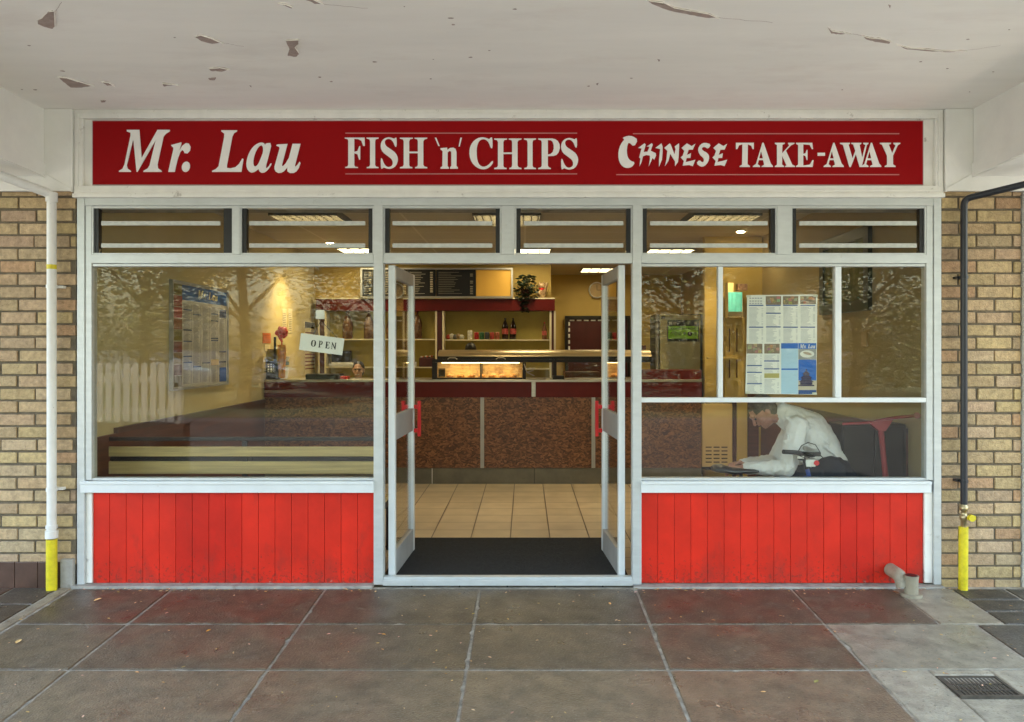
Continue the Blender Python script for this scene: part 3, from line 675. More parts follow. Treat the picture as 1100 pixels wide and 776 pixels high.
glyphs('lettering', [[tfE(p) for p in g_] for g_ in chin], M['letter'], sg, lambda a,b:(a,b))
gT = [(30,103),(135,103),(135,140),(128,140),(120,120),(100,112),(98,230),(112,240),(112,246),(52,246),(52,240),(66,232),(68,112),(48,118),(38,140),(30,140)]
gA = [(186,103),(193,103),(235,225),(248,240),(248,246),(182,246),(182,240),(197,232),(190,205),(165,205),(158,230),(172,240),(172,246),(130,246),(130,240),(148,228)]
gAh = [(178,152),(189,195),(167,195)]
gK = [(260,103),(318,103),(318,109),(304,115),(302,165),(345,118),(338,109),(338,103),(375,103),(375,109),(355,118),(325,150),(362,232),(378,240),(378,246),(320,246),(320,240),(328,236),(303,180),(302,232),(314,240),(314,246),(260,246),(260,240),(272,232),(272,116),(260,109)]
gE = [(385,103),(480,103),(485,140),(478,140),(465,115),(427,112),(427,168),(440,165),(447,145),(452,145),(452,205),(447,205),(440,180),(427,176),(427,237),(465,232),(482,205),(488,207),(482,246),(385,246),(385,240),(397,232),(397,116),(385,109)]
ghy = [(512,162),(555,162),(555,180),(512,180)]
gW = [(645,103),(703,103),(703,109),(695,115),(718,195),(735,150),(722,112),(712,109),(712,103),(770,103),(770,109),(760,116),(775,190),(795,115),(782,109),(782,103),(812,103),(812,109),(803,116),(772,246),(760,246),(738,170),(708,246),(700,246),(662,115),(645,109)]
gY = [(880,103),(945,103),(945,109),(932,115),(952,165),(972,118),(960,109),(960,103),(1000,103),(1000,109),(985,118),(957,180),(957,230),(972,240),(972,246),(908,246),(908,240),(922,232),(922,180),(892,114),(880,109)]
tfF = lambda p: (X(785+p[0]/5.5), Z(135+p[1]/5.5))
glyphs('lettering', [[tfF(p) for p in g_] for g_ in (gT,gA,gAh,gK,gE,ghy,sh(gA,418),sh(gAh,418))], M['letter'], sg, lambda a,b:(a,b))
glyphs('lettering', [[tfF(p) for p in g_] for g_ in (gW,)], M['letter'], sg, lambda a,b:(a,b), y=-.0022)
glyphs('lettering', [[tfF(p) for p in g_] for g_ in (sh(gA,640),sh(gAh,640),gY)], M['letter'], sg, lambda a,b:(a,b))

# ---------------------------------------------------------------- pipes on the brickwork
def curve_pts(*p, n=6):
    """polyline with rounded corners"""
    p = [Vector(q) for q in p]; out = [p[0]]
    for i in range(1, len(p)-1):
        a = p[i] + (p[i-1]-p[i]).normalized()*.045; b = p[i] + (p[i+1]-p[i]).normalized()*.045
        for k_ in range(n+1):
            t_ = k_/n; out.append(a*(1-t_)**2 + p[i]*2*t_*(1-t_) + b*t_**2)
    out.append(p[-1]); return out
def ring(mb, x, y, z, r, h): mb.lathe([(r,-h/2),(r,h/2)], (x,y,z), 14)
Dp = 5.19; yp = Dp-D0
t = thing('drain_pipe', 'white painted pipe with yellow foot on the left brick wall', 'pipe', (X(55,Dp), yp, 0))
xp = X(55.5,Dp); q = MB(); q.tube(curve_pts((xp,yp,Z(578,Dp)),(xp,yp,Z(209,Dp)),(xp-.38,yp-.42,Z(209,Dp)+.15),(xp-2.0,yp-.47,Z(209,Dp)+.17)), .029, 14); q.build('pipe', M['whitepipe'], t)
q = MB(); q.tube([(xp,yp,Z(634.5,Dp)),(xp,yp,Z(579.5,Dp))], .0335, 16); q.build('yellow_sleeve', M['yellow'], t)
for a,b,c in ((574,.039,.05),(212,.036,.06),(566,.036,.02)): q = MB(); ring(q,xp,yp,Z(a,Dp),b,c); q.build('coupling', M['whitepipe'], t)
for z_ in (Z(308,Dp), Z(526,Dp)):
    q = MB(); ring(q,xp,yp,z_,.0335,.022); q.box(xp-.05,xp+.06,yp+.022,.0,z_-.008,z_+.008); q.build('bracket', M['whitepipe'], t)
q = MB(); ring(q,xp,yp,Z(287,Dp),.0302,.03); q.build('hazard_label', M['yellow'], t)
q = MB(); q.box(xp-.30,xp-.285,yp-.45,yp-.28,Z(209,Dp)+.10,Z(209,Dp)+.20); q.box(xp-.36,xp-.22,yp-.40,yp-.36,Z(209,Dp)+.20,Z(209,Dp)+.215); q.build('hanger', M['whitepipe'], t)
xp = X(1035.5,Dp)
t = thing('gas_pipe', 'black gas pipe with brass valve and yellow foot on the right brick pier', 'pipe', (xp, yp, 0))
q = MB(); q.tube(curve_pts((xp,yp,Z(542,Dp)),(xp,yp,Z(214,Dp)),(xp+.5,yp-.40,Z(214,Dp)+.10),(xp+2.0,yp-.42,Z(214,Dp)+.13)), .0215, 14); q.build('pipe', M['blackpaint'], t)
q = MB(); q.tube([(xp-.006,yp,Z(637,Dp)),(xp-.003,yp,Z(566,Dp))], .029, 16); q.build('yellow_sleeve', M['yellow'], t)
q = MB(); q.lathe([(.019,0),(.019,.05),(.026,.055),(.026,.08),(.018,.085),(.018,.11),(.027,.115),(.027,.14),(.02,.145),(.02,.16)], (xp-.001,yp,Z(567,Dp)), 16); v_ = q.build('valve', M['brass'], t)
q = MB(); q.lathe([(.022,-.06),(.022,-.035),(.012,-.03),(.012,0)], (xp+.022,yp,Z(555,Dp)), 16, 'Y'); q.box(xp+.0,xp+.05,yp-.052,yp-.04,Z(555,Dp)-.012,Z(555,Dp)+.012); q.build('valve_cap', M['yellow'], v_)
for z_ in (Z(298,Dp), Z(517,Dp)):
    q = MB(); ring(q,xp,yp,z_,.026,.02); q.box(xp-.04,xp+.03,yp+.015,.0,z_-.008,z_+.008); q.build('bracket', M['blackpaint'], t)
# overflow stub beside the red panel
t = thing('waste_pipe_stub', 'short grey plastic waste pipe stub by the red boards at right', 'waste pipe', (X(978,5.1), 5.1-D0, 0))
xs1, ys1 = X(979,5.08), 5.08-D0
q = MB(); q.tube([(xs1,ys1,-.03),(xs1,ys1,.09),(xs1,ys1,.12)], [.042,.042,.046], 18); ring(q,xs1,ys1,-.004,.066,.02); q.build('upright_stub', M['greypvc'], t)
q = MB(); q.tube(curve_pts((X(968,5.12),.02,.105),(X(968,5.12)+.002,5.12-D0+.01,.10),(X(971,5.1),5.1-D0+.01,.035)), .043, 16); q.build('elbow', M['greypvc'], t)
q = MB(); q.tube([(xs1,ys1,.1195),(xs1,ys1,.123)], [.036,.036], 16); q.build('pipe_mouth', M['black'], t)

# ---------------------------------------------------------------- litter on the pavement
rl = random.Random(21); q = MB()
def leafshape(mb, x, y, s, a, tn, up=.3):
    pts = []
    for k_, (u, w) in enumerate(((-1,0),(-.4,.42),(.3,.38),(1,0),(.3,-.4),(-.4,-.38))):
        xx = u*s*math.cos(a)-w*s*math.sin(a); yy = u*s*math.sin(a)+w*s*math.cos(a)
        pts.append((x+xx, y+yy, gz(y+yy)+.002+abs(w)*s*up+abs(u)*s*up*.3))
    mb.add(pts, [(0,1,2,3),(0,3,4,5)], tn)
for i in range(640):
    z_ = rl.random()
    if z_ < .42: x_ = rl.uniform(-3,3); y_ = -.05-abs(rl.gauss(0,.03))
    else: x_ = rl.uniform(-3.2,3.2); y_ = rl.uniform(-2.6,-.1)
    if abs(x_+.1) < .8 and y_ > -.1: continue
    v = rl.uniform(.5,2.2); leafshape(q, x_, y_, rl.uniform(.005,.014), rl.uniform(0,6.28), (v,v*rl.uniform(.8,1.2),v*rl.uniform(.6,1.6)))
tag(q.build('leaf_litter', M['dryleaf']), 'crumbs of dry leaf and grit scattered over the paving', 'litter', kind='stuff')
spots = [(20,690,'pale dry leaf near the left end of the paving',.03,(1.9,1.9,1.7)),(105,645,'pale torn leaf by the foot of the left panel',.03,(2,1.9,1.7)),(336,634,'curled brown leaf at the foot of the left red boards',.02,(1.3,1.2,1)),
 (382,624,'pale crumpled leaf at the right end of left red boards',.028,(2,1.9,1.8)),(405,629,'brown leaf by the left door post foot',.03,(1.3,.9,.6)),(698,626,'orange brown leaf by the right door post foot',.028,(1.4,1,.7)),
 (783,627,'brown leaf against the middle of the right red boards',.03,(1.5,1,.7)),(962,637,'dark brown leaf beside the waste pipe stub',.025,(.7,.5,.4)),(224,678,'small yellow leaf on the second paving row',.018,(1.9,1.3,.4)),
 (412,682,'small yellow leaf left of the centre joint',.015,(1.9,1.4,.5)),(877,733,'green grey leaf on the front right paving',.022,(.8,1.1,.7)),(820,744,'tiny pale leaf on the front paving at right',.015,(1.9,1.8,1.6)),(655,649,'pale leaf in front of the doorway at right',.02,(1.7,1.5,1.2))]
for px_,py_,lb,s_,tn in spots:
    Dd = F*1.82/(py_-335); q = MB(); y_ = Dd-D0; leafshape(q, X(px_,Dd), y_, s_, rl.uniform(0,6), tn, .45)
    tag(q.build('fallen_leaf', M['dryleaf']), lb, 'leaf', 'fallen leaves on the paving')
# ================================================================ the room behind the glass
XL, XR, FZ, CZ = -2.99, 2.76, .03, 2.88
DC = 9.03                                              # distance of the counter's front
q = MB(); q.box(XL-.1, XR+.1, .10, 10.3, -.04, FZ); tag(q.build('floor', M['tiles']), kind='structure')
q = MB(); q.box(XL, XR, .093, 10.3, CZ, CZ+.04); tag(q.build('ceiling', M['ceil']), kind='structure')
q = MB(); q.box(XL-.1, XL, .093, 5.97, FZ, CZ); tag(q.build('side_wall', M['wallcream']), kind='structure')
q = MB(); q.box(XL-.1, X(592,11.2), 5.98, 6.08, FZ, CZ); tag(q.build('shelf_wall', M['wallochre']), kind='structure')
q = MB(); q.box(-.5, XR, 8.75, 8.85, FZ, CZ); q.box(-.5,-.42,6.09,8.74,FZ,CZ); tag(q.build('back_wall', M['wallochre']), kind='structure')
q = MB(); q.box(XR, XR+.1, .093, 8.75, FZ, CZ); tag(q.build('side_wall', M['wallunlit']), kind='structure')
DE = 9.2; q = MB(); q.box(X(757,DE), XR-.001, DE-D0, DE-D0+.1, FZ, CZ); tag(q.build('partition_wall', M['wallochre']), kind='structure')
# boarded dado along both side walls
q = MB(); q.box(XL, XL+.02, .11, DC-D0, FZ, .96); d1 = q.build('dado_panelling', M['dado']); tag(d1, 'red brown wood dado boards along the left inner wall', 'dado')
q = MB(); q.box(XL, XL+.032, .50, DC-D0, .961, 1.0); q.build('dado_rail', M['dadocap'], d1)
q = MB(); q.box(XR-.02, XR, .45, DE-D0, FZ, .96); d1 = q.build('dado_panelling', M['dado']); tag(d1, 'brown wood dado boards along the right inner wall', 'dado')
q = MB(); q.box(XR-.032, XR, .45, DE-D0, .961, 1.0); q.build('dado_rail', M['dadocap'], d1)

# doormat
t = MB(); rr = random.Random(2)
y0, y1 = .095, 6.44-D0; x0, x1 = X(413,5.4), X(674,5.4)
t.box(x0,x1,y0,y1,FZ,FZ+.008,(1,1,1))
yy = y0+.012
while yy < y1-.02:
    t.box(x0+.015,x1-.015,yy,yy+.013,FZ+.0081,FZ+.016,(1.5,1.5,1.5)); yy += .026
tag(t.build('doormat', M['mat']), 'black ribbed rubber doormat lying inside the open doors', 'doormat')
q = MB(); q.pbox(464,432,474,435,9.5,9.6)

# counter
t = thing('counter', 'long service counter with dark red top band and flake board front', 'counter', (X(500,DC), DC-D0+.3, FZ))
cx0, cx1, cy = X(283.5,DC), X(754,DC), DC-D0
q = MB(); q.box(cx0, cx1, cy, cy+.62, Z(410.5,DC), Z(408,DC)); q.build('counter_top', M['steel'], t, bevel=.003)
q = MB(); q.box(cx0, cx1, cy+.004, cy+.62, Z(427,DC), Z(410.6,DC)); q.build('fascia', M['darkred'], t)
q = MB(); edges = [283.5,518,637.5,754]
for a,b in zip(edges, edges[1:]):
    p_ = MB(); p_.box(X(a,DC)+.003, X(b,DC)-.003, cy+.014, cy+.05, Z(503,DC), Z(427.1,DC)); p_.build('front_panel', M['osb'], t)
for a in (518,637.5):
    p_ = MB(); p_.box(X(a-2,DC), X(a+2,DC), cy+.002, cy+.0135, Z(503,DC), Z(427.2,DC)); p_.build('batten', M['alud'], t)
q = MB(); q.box(cx0, cx1, cy+.02, cy+.1, FZ, Z(503.2,DC)); q.build('skirting', M['skirt'], t, bevel=.003)
for a in (464,574):
    p_ = MB(); p_.box(X(a,DC)-.003,X(a,DC)+.003, cy+.016, cy+.0199, FZ+.003, Z(503.5,DC)); p_.build('skirting_joint', M['paper'] if a==464 else M['black'], t)
q = MB(); q.box(X(690,DC), cx1, cy+.03, cy+.5, Z(407.9,DC), Z(398,DC)); q.build('raised_ledge', M['darkred'], t)
o = MB(); o.pbox(571,410.5,575.5,426.5,DC-.03,DC-.002); tag(o.build('bottle_opener', M['steel'], bevel=.003), 'small steel bottle opener fixed to the front band of the counter', 'bottle opener')

# heated display
DH = 9.12
t = thing('food_warmer', 'stainless heated food display with lit glass front on the counter', 'food warmer', (X(560,DH), DH-D0+.25, Z(408,DH)))
q = MB(); hy = DH-D0
pts = []
nseg = 10; r_ = .075
for i in range(nseg+1):
    a = math.pi*i/nseg; pts.append((hy+.02+r_*(1-math.cos(a))*2.6, Z(383,DH)+r_*math.sin(a)))
x0,x1 = X(470,DH), X(700,DH); n = len(pts)
vs = [(x0,y,z) for y,z in pts]+[(x1,y,z) for y,z in pts]
q.add(vs, [(i+1,i,i+n,i+n+1) for i in range(n-1)], smooth=True); q.add(vs, [tuple(range(n)), tuple(range(2*n-1,n-1,-1)), (0,n-1,2*n-1,n)])
q.build('hood', M['hood'], t)
q = MB(); q.pbox(470,383.2,700,386,DH,DH+.38); q.pbox(464,386.1,700,389.5,DH-.01,DH+.03); q.build('lamp_rail', M['darkmetal'], t)
q = MB(); q.pbox(464,389.6,469.5,407.8,DH,DH+.03); q.pbox(561.5,389.6,565,407.8,DH,DH+.03); q.pbox(469.6,405.8,561.4,407.8,DH,DH+.03); q.pbox(648,386,651,407.8,DH,DH+.03); q.pbox(596,386,598,407.8,DH,DH+.03); q.pbox(464,389.6,466,407.8,DH+.3,DH+.34)
q.build('case_frame', M['darkmetal'], t)
q = MB(); q.pbox(470,388,561,407.8,DH+.36,DH+.38); q.box(X(470,DH),X(561,DH),hy+.04,hy+.355,Z(407.8,DH)+.001,Z(407.8,DH)+.006); q.build('lit_lining', M['foodback'], t)
rf = random.Random(3)
for i in range(7):
    q = MB(); cx_ = X(482+i*11.5,DH); q.ell((cx_,hy+.2,Z(407.8,DH)+.03),.045,.07,.03); q.build('fried_food', mat('fried_batter', (.42,.22,.07), .7, var=.5, vscale=40), t)
q = MB(); q.box(X(515.5,DH),X(517,DH),hy+.02,hy+.35,Z(407.6,DH)+.008,Z(390,DH)); q.pbox(471,396,478,397,DH+.2,DH+.25); q.pbox(471,397.2,478,405,DH+.2,DH+.25); q.build('divider', M['darkmetal'], t)
q = MB(); q.box(X(474,DH),X(558,DH),hy+.15,hy+.17,Z(388.7,DH),Z(388,DH)); q.box(X(474,DH),X(558,DH),hy+.05,hy+.07,Z(390,DH)-.004,Z(390,DH)+.003); q.build('heat_lamp', M['heat'], t)
q = MB(); q.box(X(470,DH),X(561,DH),hy+.008,hy+.012,Z(405.7,DH),Z(389.7,DH)); q.box(X(566,DH),X(647,DH),hy+.008,hy+.012,Z(407,DH),Z(389.7,DH)); q.build('front_glass', M['cleanglass'], t)
for a in (486,538):
    q = MB(); q.tube([P(a-5,386,DH-.04),P(a-3,384.5,DH-.06),P(a+3,384.5,DH-.06),P(a+5,386,DH-.04)], .006, 8); q.build('handle', M['steel'], t)
li = bpy.data.lights.new('warmer_light','AREA'); li.energy = .25; li.color = (1,.68,.3); li.shape='RECTANGLE'; li.size=.8; li.size_y=.06
lo = bpy.data.objects.new('warmer_light', li); COL.objects.link(lo); lo.parent = t; lo.location = (X(515,DH)-t.location.x, -.05, .19)
q = MB(); q.tube([P(563,391,9.0),P(566,400,8.98),P(574,404,8.98)],.006); q.tube([P(566,396,9.0),P(575,396,8.98)],.006); q.tube([P(566,400,9.0),P(573,398,8.98)],.005)
tag(q.build('serving_tongs', M['steel']), 'steel serving tongs hanging at the right end of the food warmer', 'tongs')
q = MB(); q.pbox(594,404,606,407.9,9.1,9.3); q.pbox(594,388,596,404,9.1,9.12); tag(q.build('sauce_tray', M['darkmetal'], bevel=.004), 'small black tray with upright back on the counter right of warmer', 'tray')

# shelf unit against the rear wall
DS = 11.0; sy = DS-D0
t = thing('shelf_unit', 'tall shelf unit with dark red top band and cream shelves', 'shelves', (X(468,DS), sy+.1, FZ))
q = MB(); q.box(X(340,DS), X(596,DS), sy-.02, sy+.22, Z(334,DS), Z(321.5,DS)); q.build('top_band', M['darkred'], t)
q = MB(); q.box(X(340,DS), X(596,DS), sy-.024, sy+.22, Z(321.4,DS), Z(320.2,DS)); q.build('band_edge', M['shelfwhite'], t)
q = MB(); q.box(X(349,DS), X(592,DS), sy+.20, sy+.215, FZ, Z(334,DS)); q.build('back_panel', M['shelfback'], t)
for a,b in ((341.5,350.5),(467.5,477),(590.5,597)):
    q = MB(); q.box(X(a+2,DS),X(b-2,DS),sy,sy+.20,FZ,Z(334.2,DS)); u_ = q.build('upright', M['maroon'], t)
    q = MB(); q.box(X(a,DS),X(a+1.9,DS),sy-.003,sy+.19,FZ,Z(334.2,DS)); q.box(X(b-1.9,DS),X(b,DS),sy-.003,sy+.19,FZ,Z(334.2,DS)); q.build('edge_strip', M['shelfwhite'], u_)
for a,b,c in ((350.6,467.4,364.2),(350.6,467.4,394.3),(477.1,590.4,364.8),(477.1,590.4,396)):
    q = MB(); q.box(X(a,DS),X(b,DS),sy-.002,sy+.2,Z(c+1.3,DS),Z(c,DS)); q.build('shelf', M['shelfwhite'], t)
def sz(c): return Z(c,DS)
def bottle(px, h, r, m, capm, label, zc=364.2, group='bottles on the top shelves', lab=None):
    o_ = thing('bottle', label, 'bottle', (X(px,DS), sy+.09, sz(zc)), group=group)
    q = MB(); q.lathe([(r*.9,0),(r,.01),(r,h*.55),(r*.92,h*.62),(r*.55,h*.8),(r*.3,h*.88),(r*.28,h*.95)], (0,0,0), 14); q.build('bottle_body', m, o_, local=True)
    q = MB(); q.lathe([(r*.33,h*.95),(r*.33,h)], (0,0,0), 10); q.build('cap', capm, o_, local=True)
    if lab: q = MB(); q.lathe([(r*1.02,h*.25),(r*1.02,h*.5)], (0,0,0), 14); q.build('bottle_label', lab, o_, local=True)
    return o_
M['soy'] = mat('dark_sauce_plastic', (.05,.012,.008), .2, var=.7, vscale=12, col2=(.22,.12,.06)); M['cola'] = mat('cola_bottle', (.01,.004,.003), .1, var=.1)
M['clabel'] = mat('bottle_label_red', (.35,.06,.05), .4, var=.5, vscale=30)
for px,lb in ((372,'big dark sauce bottle on upper left shelf, leftmost'),(395,'big dark sauce bottle behind the window post on the upper left shelf'),(417,'dark sauce bottle just left of the left door leaf on the shelf'),(447,'big dark sauce bottle right of the left door leaf on the shelf')):
    bottle(px, .39 if px!=417 else .30, .072 if px!=417 else .045, M['soy'], M['darkred'], lb, lab=M['soy'])
bottle(542.5,.30,.045,M['cola'],M['black'],'tall cola bottle, left of a pair on the right shelf',364.8,lab=M['clabel']); bottle(551,.30,.045,M['cola'],M['black'],'tall cola bottle, right of a pair on the right shelf',364.8,lab=M['clabel'])
bottle(585,.24,.035,M['soy'],M['redplastic'],'slim sauce bottle at the right end of the right shelf',364.8,lab=M['clabel'])
cc = [((.7,.68,.6),'white can'),((.4,.03,.03),'red can'),((.04,.12,.05),'green can'),((.06,.06,.07),'black can'),((.35,.05,.04),'dark red can'),((.3,.09,.05),'brown red can')]
for i,(c_,nm) in enumerate(cc):
    px = 506+i*5.6 if i else 504.5
    o_ = thing('drink_can', f'small {nm} in the row on the right shelf, ' + ['leftmost','second from left','third from left','third from right','second from right','last on the right'][i], 'can', (X(px,DS), sy+.06, sz(364.8)), group='drink cans in a row on the shelf')
    q = MB(); h_ = .125 if i == 0 else .10; q.lathe([(.028,0),(.033,.008),(.033,h_-.01),(.028,h_)], (0,0,0), 14); q.build('can_body', mat('can_print', c_, .3, .3, var=.5, vscale=30), o_, local=True)
    q = MB(); q.lathe([(.026,h_),(.026,h_+.003)], (0,0,0), 12); q.build('can_lid', M['steel'], o_, local=True)
rb = random.Random(6)
for i in range(5):
    q = MB(); c_ = [(.4,.05,.03),(.6,.58,.5),(.1,.1,.1),(.3,.2,.1),(.5,.5,.45)][i]
    q.ell((X(481+i*3.6,DS), sy+.09, sz(364.8)+.035+.012*(i%2)), .035, .05, .038, Matrix.Rotation(rb.uniform(-.5,.5),3,'Y'), tint=c_)
    tag(q.build('snack_packet', M['bag']), ['red snack packet at left end of the right shelf','white snack packet beside the red one on the shelf','black snack packet in the middle of the packet heap','brown snack packet right of the black one','pale snack packet at right end of the packet heap'][i], 'packet', 'snack packets on the shelf')
q = MB(); q.pbox(356,377,376,389,DS+.03,DS+.15); tag(q.build('black_box', M['black'], bevel=.01), 'black box on the lower left shelf under the dangling sign', 'box')
q = MB(); q.pbox(352,391,380,392.4,DS,DS+.15); q.pbox(353,392.6,383,394,DS,DS+.15); q.pbox(356,389.4,378,390.8,DS+.03,DS+.15); tag(q.build('paper_stack', M['paper']), 'loose stack of white papers on the lower left shelf', 'papers')
t = MB(); t.pbox(450,384.5,466,394.1,DS+.01,DS+.15); t = t.build('basket', M['maroon'], bevel=.01); tag(t, 'dark red basket of sachets on the lower shelf', 'basket')
q = MB()
for i in range(9): q.ell((X(452+i*1.6,DS), sy+.05+rb.uniform(0,.06), sz(384)+rb.uniform(-.01,.02)), .016,.016,.012, tint=[(.8,.78,.7),(.5,.1,.05),(.1,.1,.1)][i%3])
q.build('sachets', M['bag'], t)
q = MB(); q.pbox(441,389,447,394.1,DS+.02,DS+.1); tag(q.build('sauce_jar', M['paper'], bevel=.01), 'small pale jar on lower shelf beside the basket', 'jar')

# menu boards above the shelves
DM = 10.96
t = thing('menu_board', 'long black menu board with rows of small print above the shelves', 'menu board', (X(470,DM), DM-D0, Z(320,DM)))
q = MB(); q.pbox(387,288,551,289.6,DM-.03,DM+.02); q.pbox(387,318.6,551,320,DM-.03,DM+.02); q.pbox(387,289.7,389,318.5,DM-.03,DM+.02); q.pbox(549,289.7,551,318.5,DM-.03,DM+.02); q.build('board_frame', M['alud'], t)
for a,b in ((389.2,400),(400.6,468),(468.6,511)):
    q = MB(); q.pbox(a,289.8,b,318.4,DM,DM+.02); q.build('board_panel', M['black'], t)
q = MB(); q.pbox(511.6,290.5,548.6,318.2,DM-.005,DM+.015); q.build('blank_panel', mat('blank_yellow_panel', (.62,.36,.06), .5, var=.05, vscale=3), t)
q = MB(); rm = random.Random(4)
for a,b,c in ((391,399,0),(403,436,1),(440,465,1),(471,508,0)):
    y_ = 292.5
    while y_ < 316:
        w_ = rm.uniform(.5,.95)*(b-a)
        v = .45 if c else .22
        q.pbox(a,y_,a+w_*.72,y_+.45,DM-.002,DM,(v,v*.9,v*.7)); 
        if rm.random() < .8: q.pbox(b-3,y_-.1,b,y_+.7,DM-.002,DM,(v*1.6,v*1.4,v))
        y_ += 1.9
q.build('menu_print', M['print'], t)

# trailing plant and gilt cat ornament on the band
t = thing('potted_plant', 'dark trailing leafy plant in a pot on the shelf top', 'plant', (X(565,DS), sy+.05, Z(320.2,DS)))
q = MB(); q.lathe([(.05,0),(.075,.11),(.08,.12)], (0,0,0), 14); q.build('pot', M['maroon'], t, local=True)
q = MB(); rp_ = random.Random(9)
for i in range(480):
    a = rp_.uniform(0,6.28); u = rp_.random(); z_ = rp_.uniform(-.2,.32)
    rmax = .165*math.sqrt(max(.05,1-((z_-.12)/.24)**2)) if z_ > -.05 else .07
    r0_ = rmax*math.sqrt(rp_.random()); xx = r0_*math.cos(a)+ (0 if z_>-.05 else -.02); yy = -abs(r0_*math.sin(a))*.7 if z_ < .05 else r0_*math.sin(a)*.6
    s_ = rp_.uniform(.02,.038); Mx = Matrix.Rotation(rp_.uniform(0,6.28),3,'Z') @ Matrix.Rotation(rp_.uniform(-1.2,1.2),3,'X')
    vv = [Mx @ Vector(p_)+Vector((xx,yy-.04,z_)) for p_ in ((-s_,0,0),(0,-s_*.6,0),(s_*1.3,0,0),(0,s_*.6,0))]
    q.add(vv, [(0,1,2,3)])
q.build('foliage', M['plant'], t, local=True)
t = thing('cat_ornament', 'white and gold waving cat ornament right of the plant', 'ornament', (X(582,DS), sy+.08, Z(320.2,DS)))
M['gilt'] = mat('gilt_ornament', (.62,.48,.28), .3, .2, var=.3, vscale=40, col2=(.2,.08,.03))
q = MB(); q.ell((0,0,.075),.062,.05,.08); q.ell((0,-.01,.17),.055,.045,.048); q.lathe([(.018,.20),(.002,.235)],(-.03,-.01,0),8); q.lathe([(.018,.20),(.002,.235)],(.03,-.01,0),8); q.capsule((.05,-.01,.10),(.07,-.03,.20),.018,.02); q.capsule((-.045,-.03,.10),(-.03,-.05,.06),.018,.018); q.build('cat_body', M['gilt'], t, local=True)
q = MB(); q.ell((0,-.05,.12),.018,.01,.012); q.lathe([(.046,.128),(.048,.138)],(0,-.003,0),14); q.build('collar', M['redplastic'], t, local=True)

# back room wall
DB = 13.97
t = thing('wall_clock', 'round white wall clock on the ochre back wall', 'clock', (X(641,DB), DB-D0, Z(312,DB)))
q = MB(); q.lathe([(.13,0),(.145,-.02),(.145,-.035),(.125,-.04)], (0,0,0), 26, 'Y'); q.build('clock_rim', M['paper'], t, local=True)
q = MB(); q.lathe([(.122,-.0405),(.122,-.043)], (0,0,0), 26, 'Y'); q.build('clock_face', mat('clock_face', (.42,.29,.12), .5), t, local=True)
q = MB(); q.box(-.004,.004,-.047,-.044,0,.09); q.box(.0041,.06,-.047,-.044,-.004,.004); q.build('clock_hand', M['black'], t, local=True)
t = thing('serving_hatch', 'dark red framed hatch with silver studded edge on the back wall', 'hatch', (X(642,DB), DB-D0-.05, Z(380,DB)))
q = MB(); q.pbox(607,339.5,677,343,DB-.1,DB-.02); q.pbox(607,343.1,610,405,DB-.1,DB-.02); q.pbox(674,343.1,677,405,DB-.1,DB-.02); q.build('hatch_frame', M['darkmetal'], t)
q = MB(); q.pbox(610.1,343.1,673.9,405,DB-.06,DB-.02); q.build('hatch_panel', M['maroon'], t)
q = MB()
for i in range(8): q.pbox(612+i*7.6,343.6,617+i*7.6,345,DB-.075,DB-.061)
for i in range(6): q.pbox(610.5,346+i*6.5,612.3,350+i*6.5,DB-.075,DB-.061)
q.build('studded_edge', M['paper'], t)
q = MB(); q.pbox(607,400,645,440,12.2,12.8); q = q.build('wooden_cupboard', M['dado']); tag(q, 'low red brown wooden cupboard below the dark hatch', 'cupboard')
p_ = MB(); p_.pbox(609,402,625,438,12.18,12.199); p_.pbox(626,402,643,438,12.18,12.199); p_.build('cupboard_door', M['dado'], q)

# fridge with the rating sticker
DF = 9.75
t = thing('upright_fridge', 'upright grey steel fridge behind the counter with a green rating sticker on it', 'fridge', (X(730,DF), DF-D0+.3, FZ))
q = MB(); q.box(X(706,DF),X(757,DF),DF-D0+.02,DF-D0+.55,FZ,Z(337.5,DF)); q.build('cabinet', M['darkmetal'], t)
q = MB(); q.box(X(708.5,DF),X(752,DF),DF-D0-.02,DF-D0+.019,FZ+.1,Z(338.5,DF)); q.build('fridge_door', M['fridge'], t, bevel=.006)
q = MB(); q.box(X(704.5,DF),X(707,DF),DF-D0-.03,DF-D0+.02,Z(397,DF),Z(338.5,DF)); q.build('handle', M['alud'], t, bevel=.003)
q = MB(); q.pbox(710.5,339.8,714.5,342.5,DF-.03,DF-.0205); q.build('badge', M['darkmetal'], t)
st = thing('rating_sticker', 'green and black hygiene rating sticker showing digits 0 to 5 stuck on the fridge', 'sticker', (X(734,DF), DF-D0-.03, Z(355,DF)))
M['stgreen'] = mat('sticker_green', (.36,.85,.03), .5, var=.02); M['stgreen']; M['stblack'] = mat('sticker_black', (.005,.008,.008), .5, var=.1)
for m_ in (M['stgreen'],):
    b_ = m_.node_tree.nodes['Principled BSDF']
q = MB(); q.pbox(717,344,751,367,DF-.024,DF-.0205); q.build('sticker_card', M['stblack'], st)
q = MB(); q.pbox(718,350.5,750,364,DF-.027,DF-.0245); q.build('green_band', M['stgreen'], st)
q = MB(); q.pbox(718.6,346,722,349,DF-.027,DF-.0245); q.pbox(746,346,748.5,348.6,DF-.027,DF-.0245); q.pbox(723,346.2,727,346.9,DF-.027,DF-.0245); q.pbox(723,347.8,726,348.4,DF-.027,DF-.0245); q.build('sticker_mark', M['paper'], st)
q = MB(); c_ = P(741,358.8,DF-.03)
q.lathe([(.028,-.002),(.028,.002)], tuple(c_), 22, 'Y'); q.build('number_disc', M['stblack'], st)
q = MB()
for i in (0,1,2,3,5):
    c_ = P([721.5,726,730.5,735.5,0,747][i],358.8,DF-.03); q.lathe([(.0185,-.001),(.0185,.001)], tuple(c_), 16, 'Y')
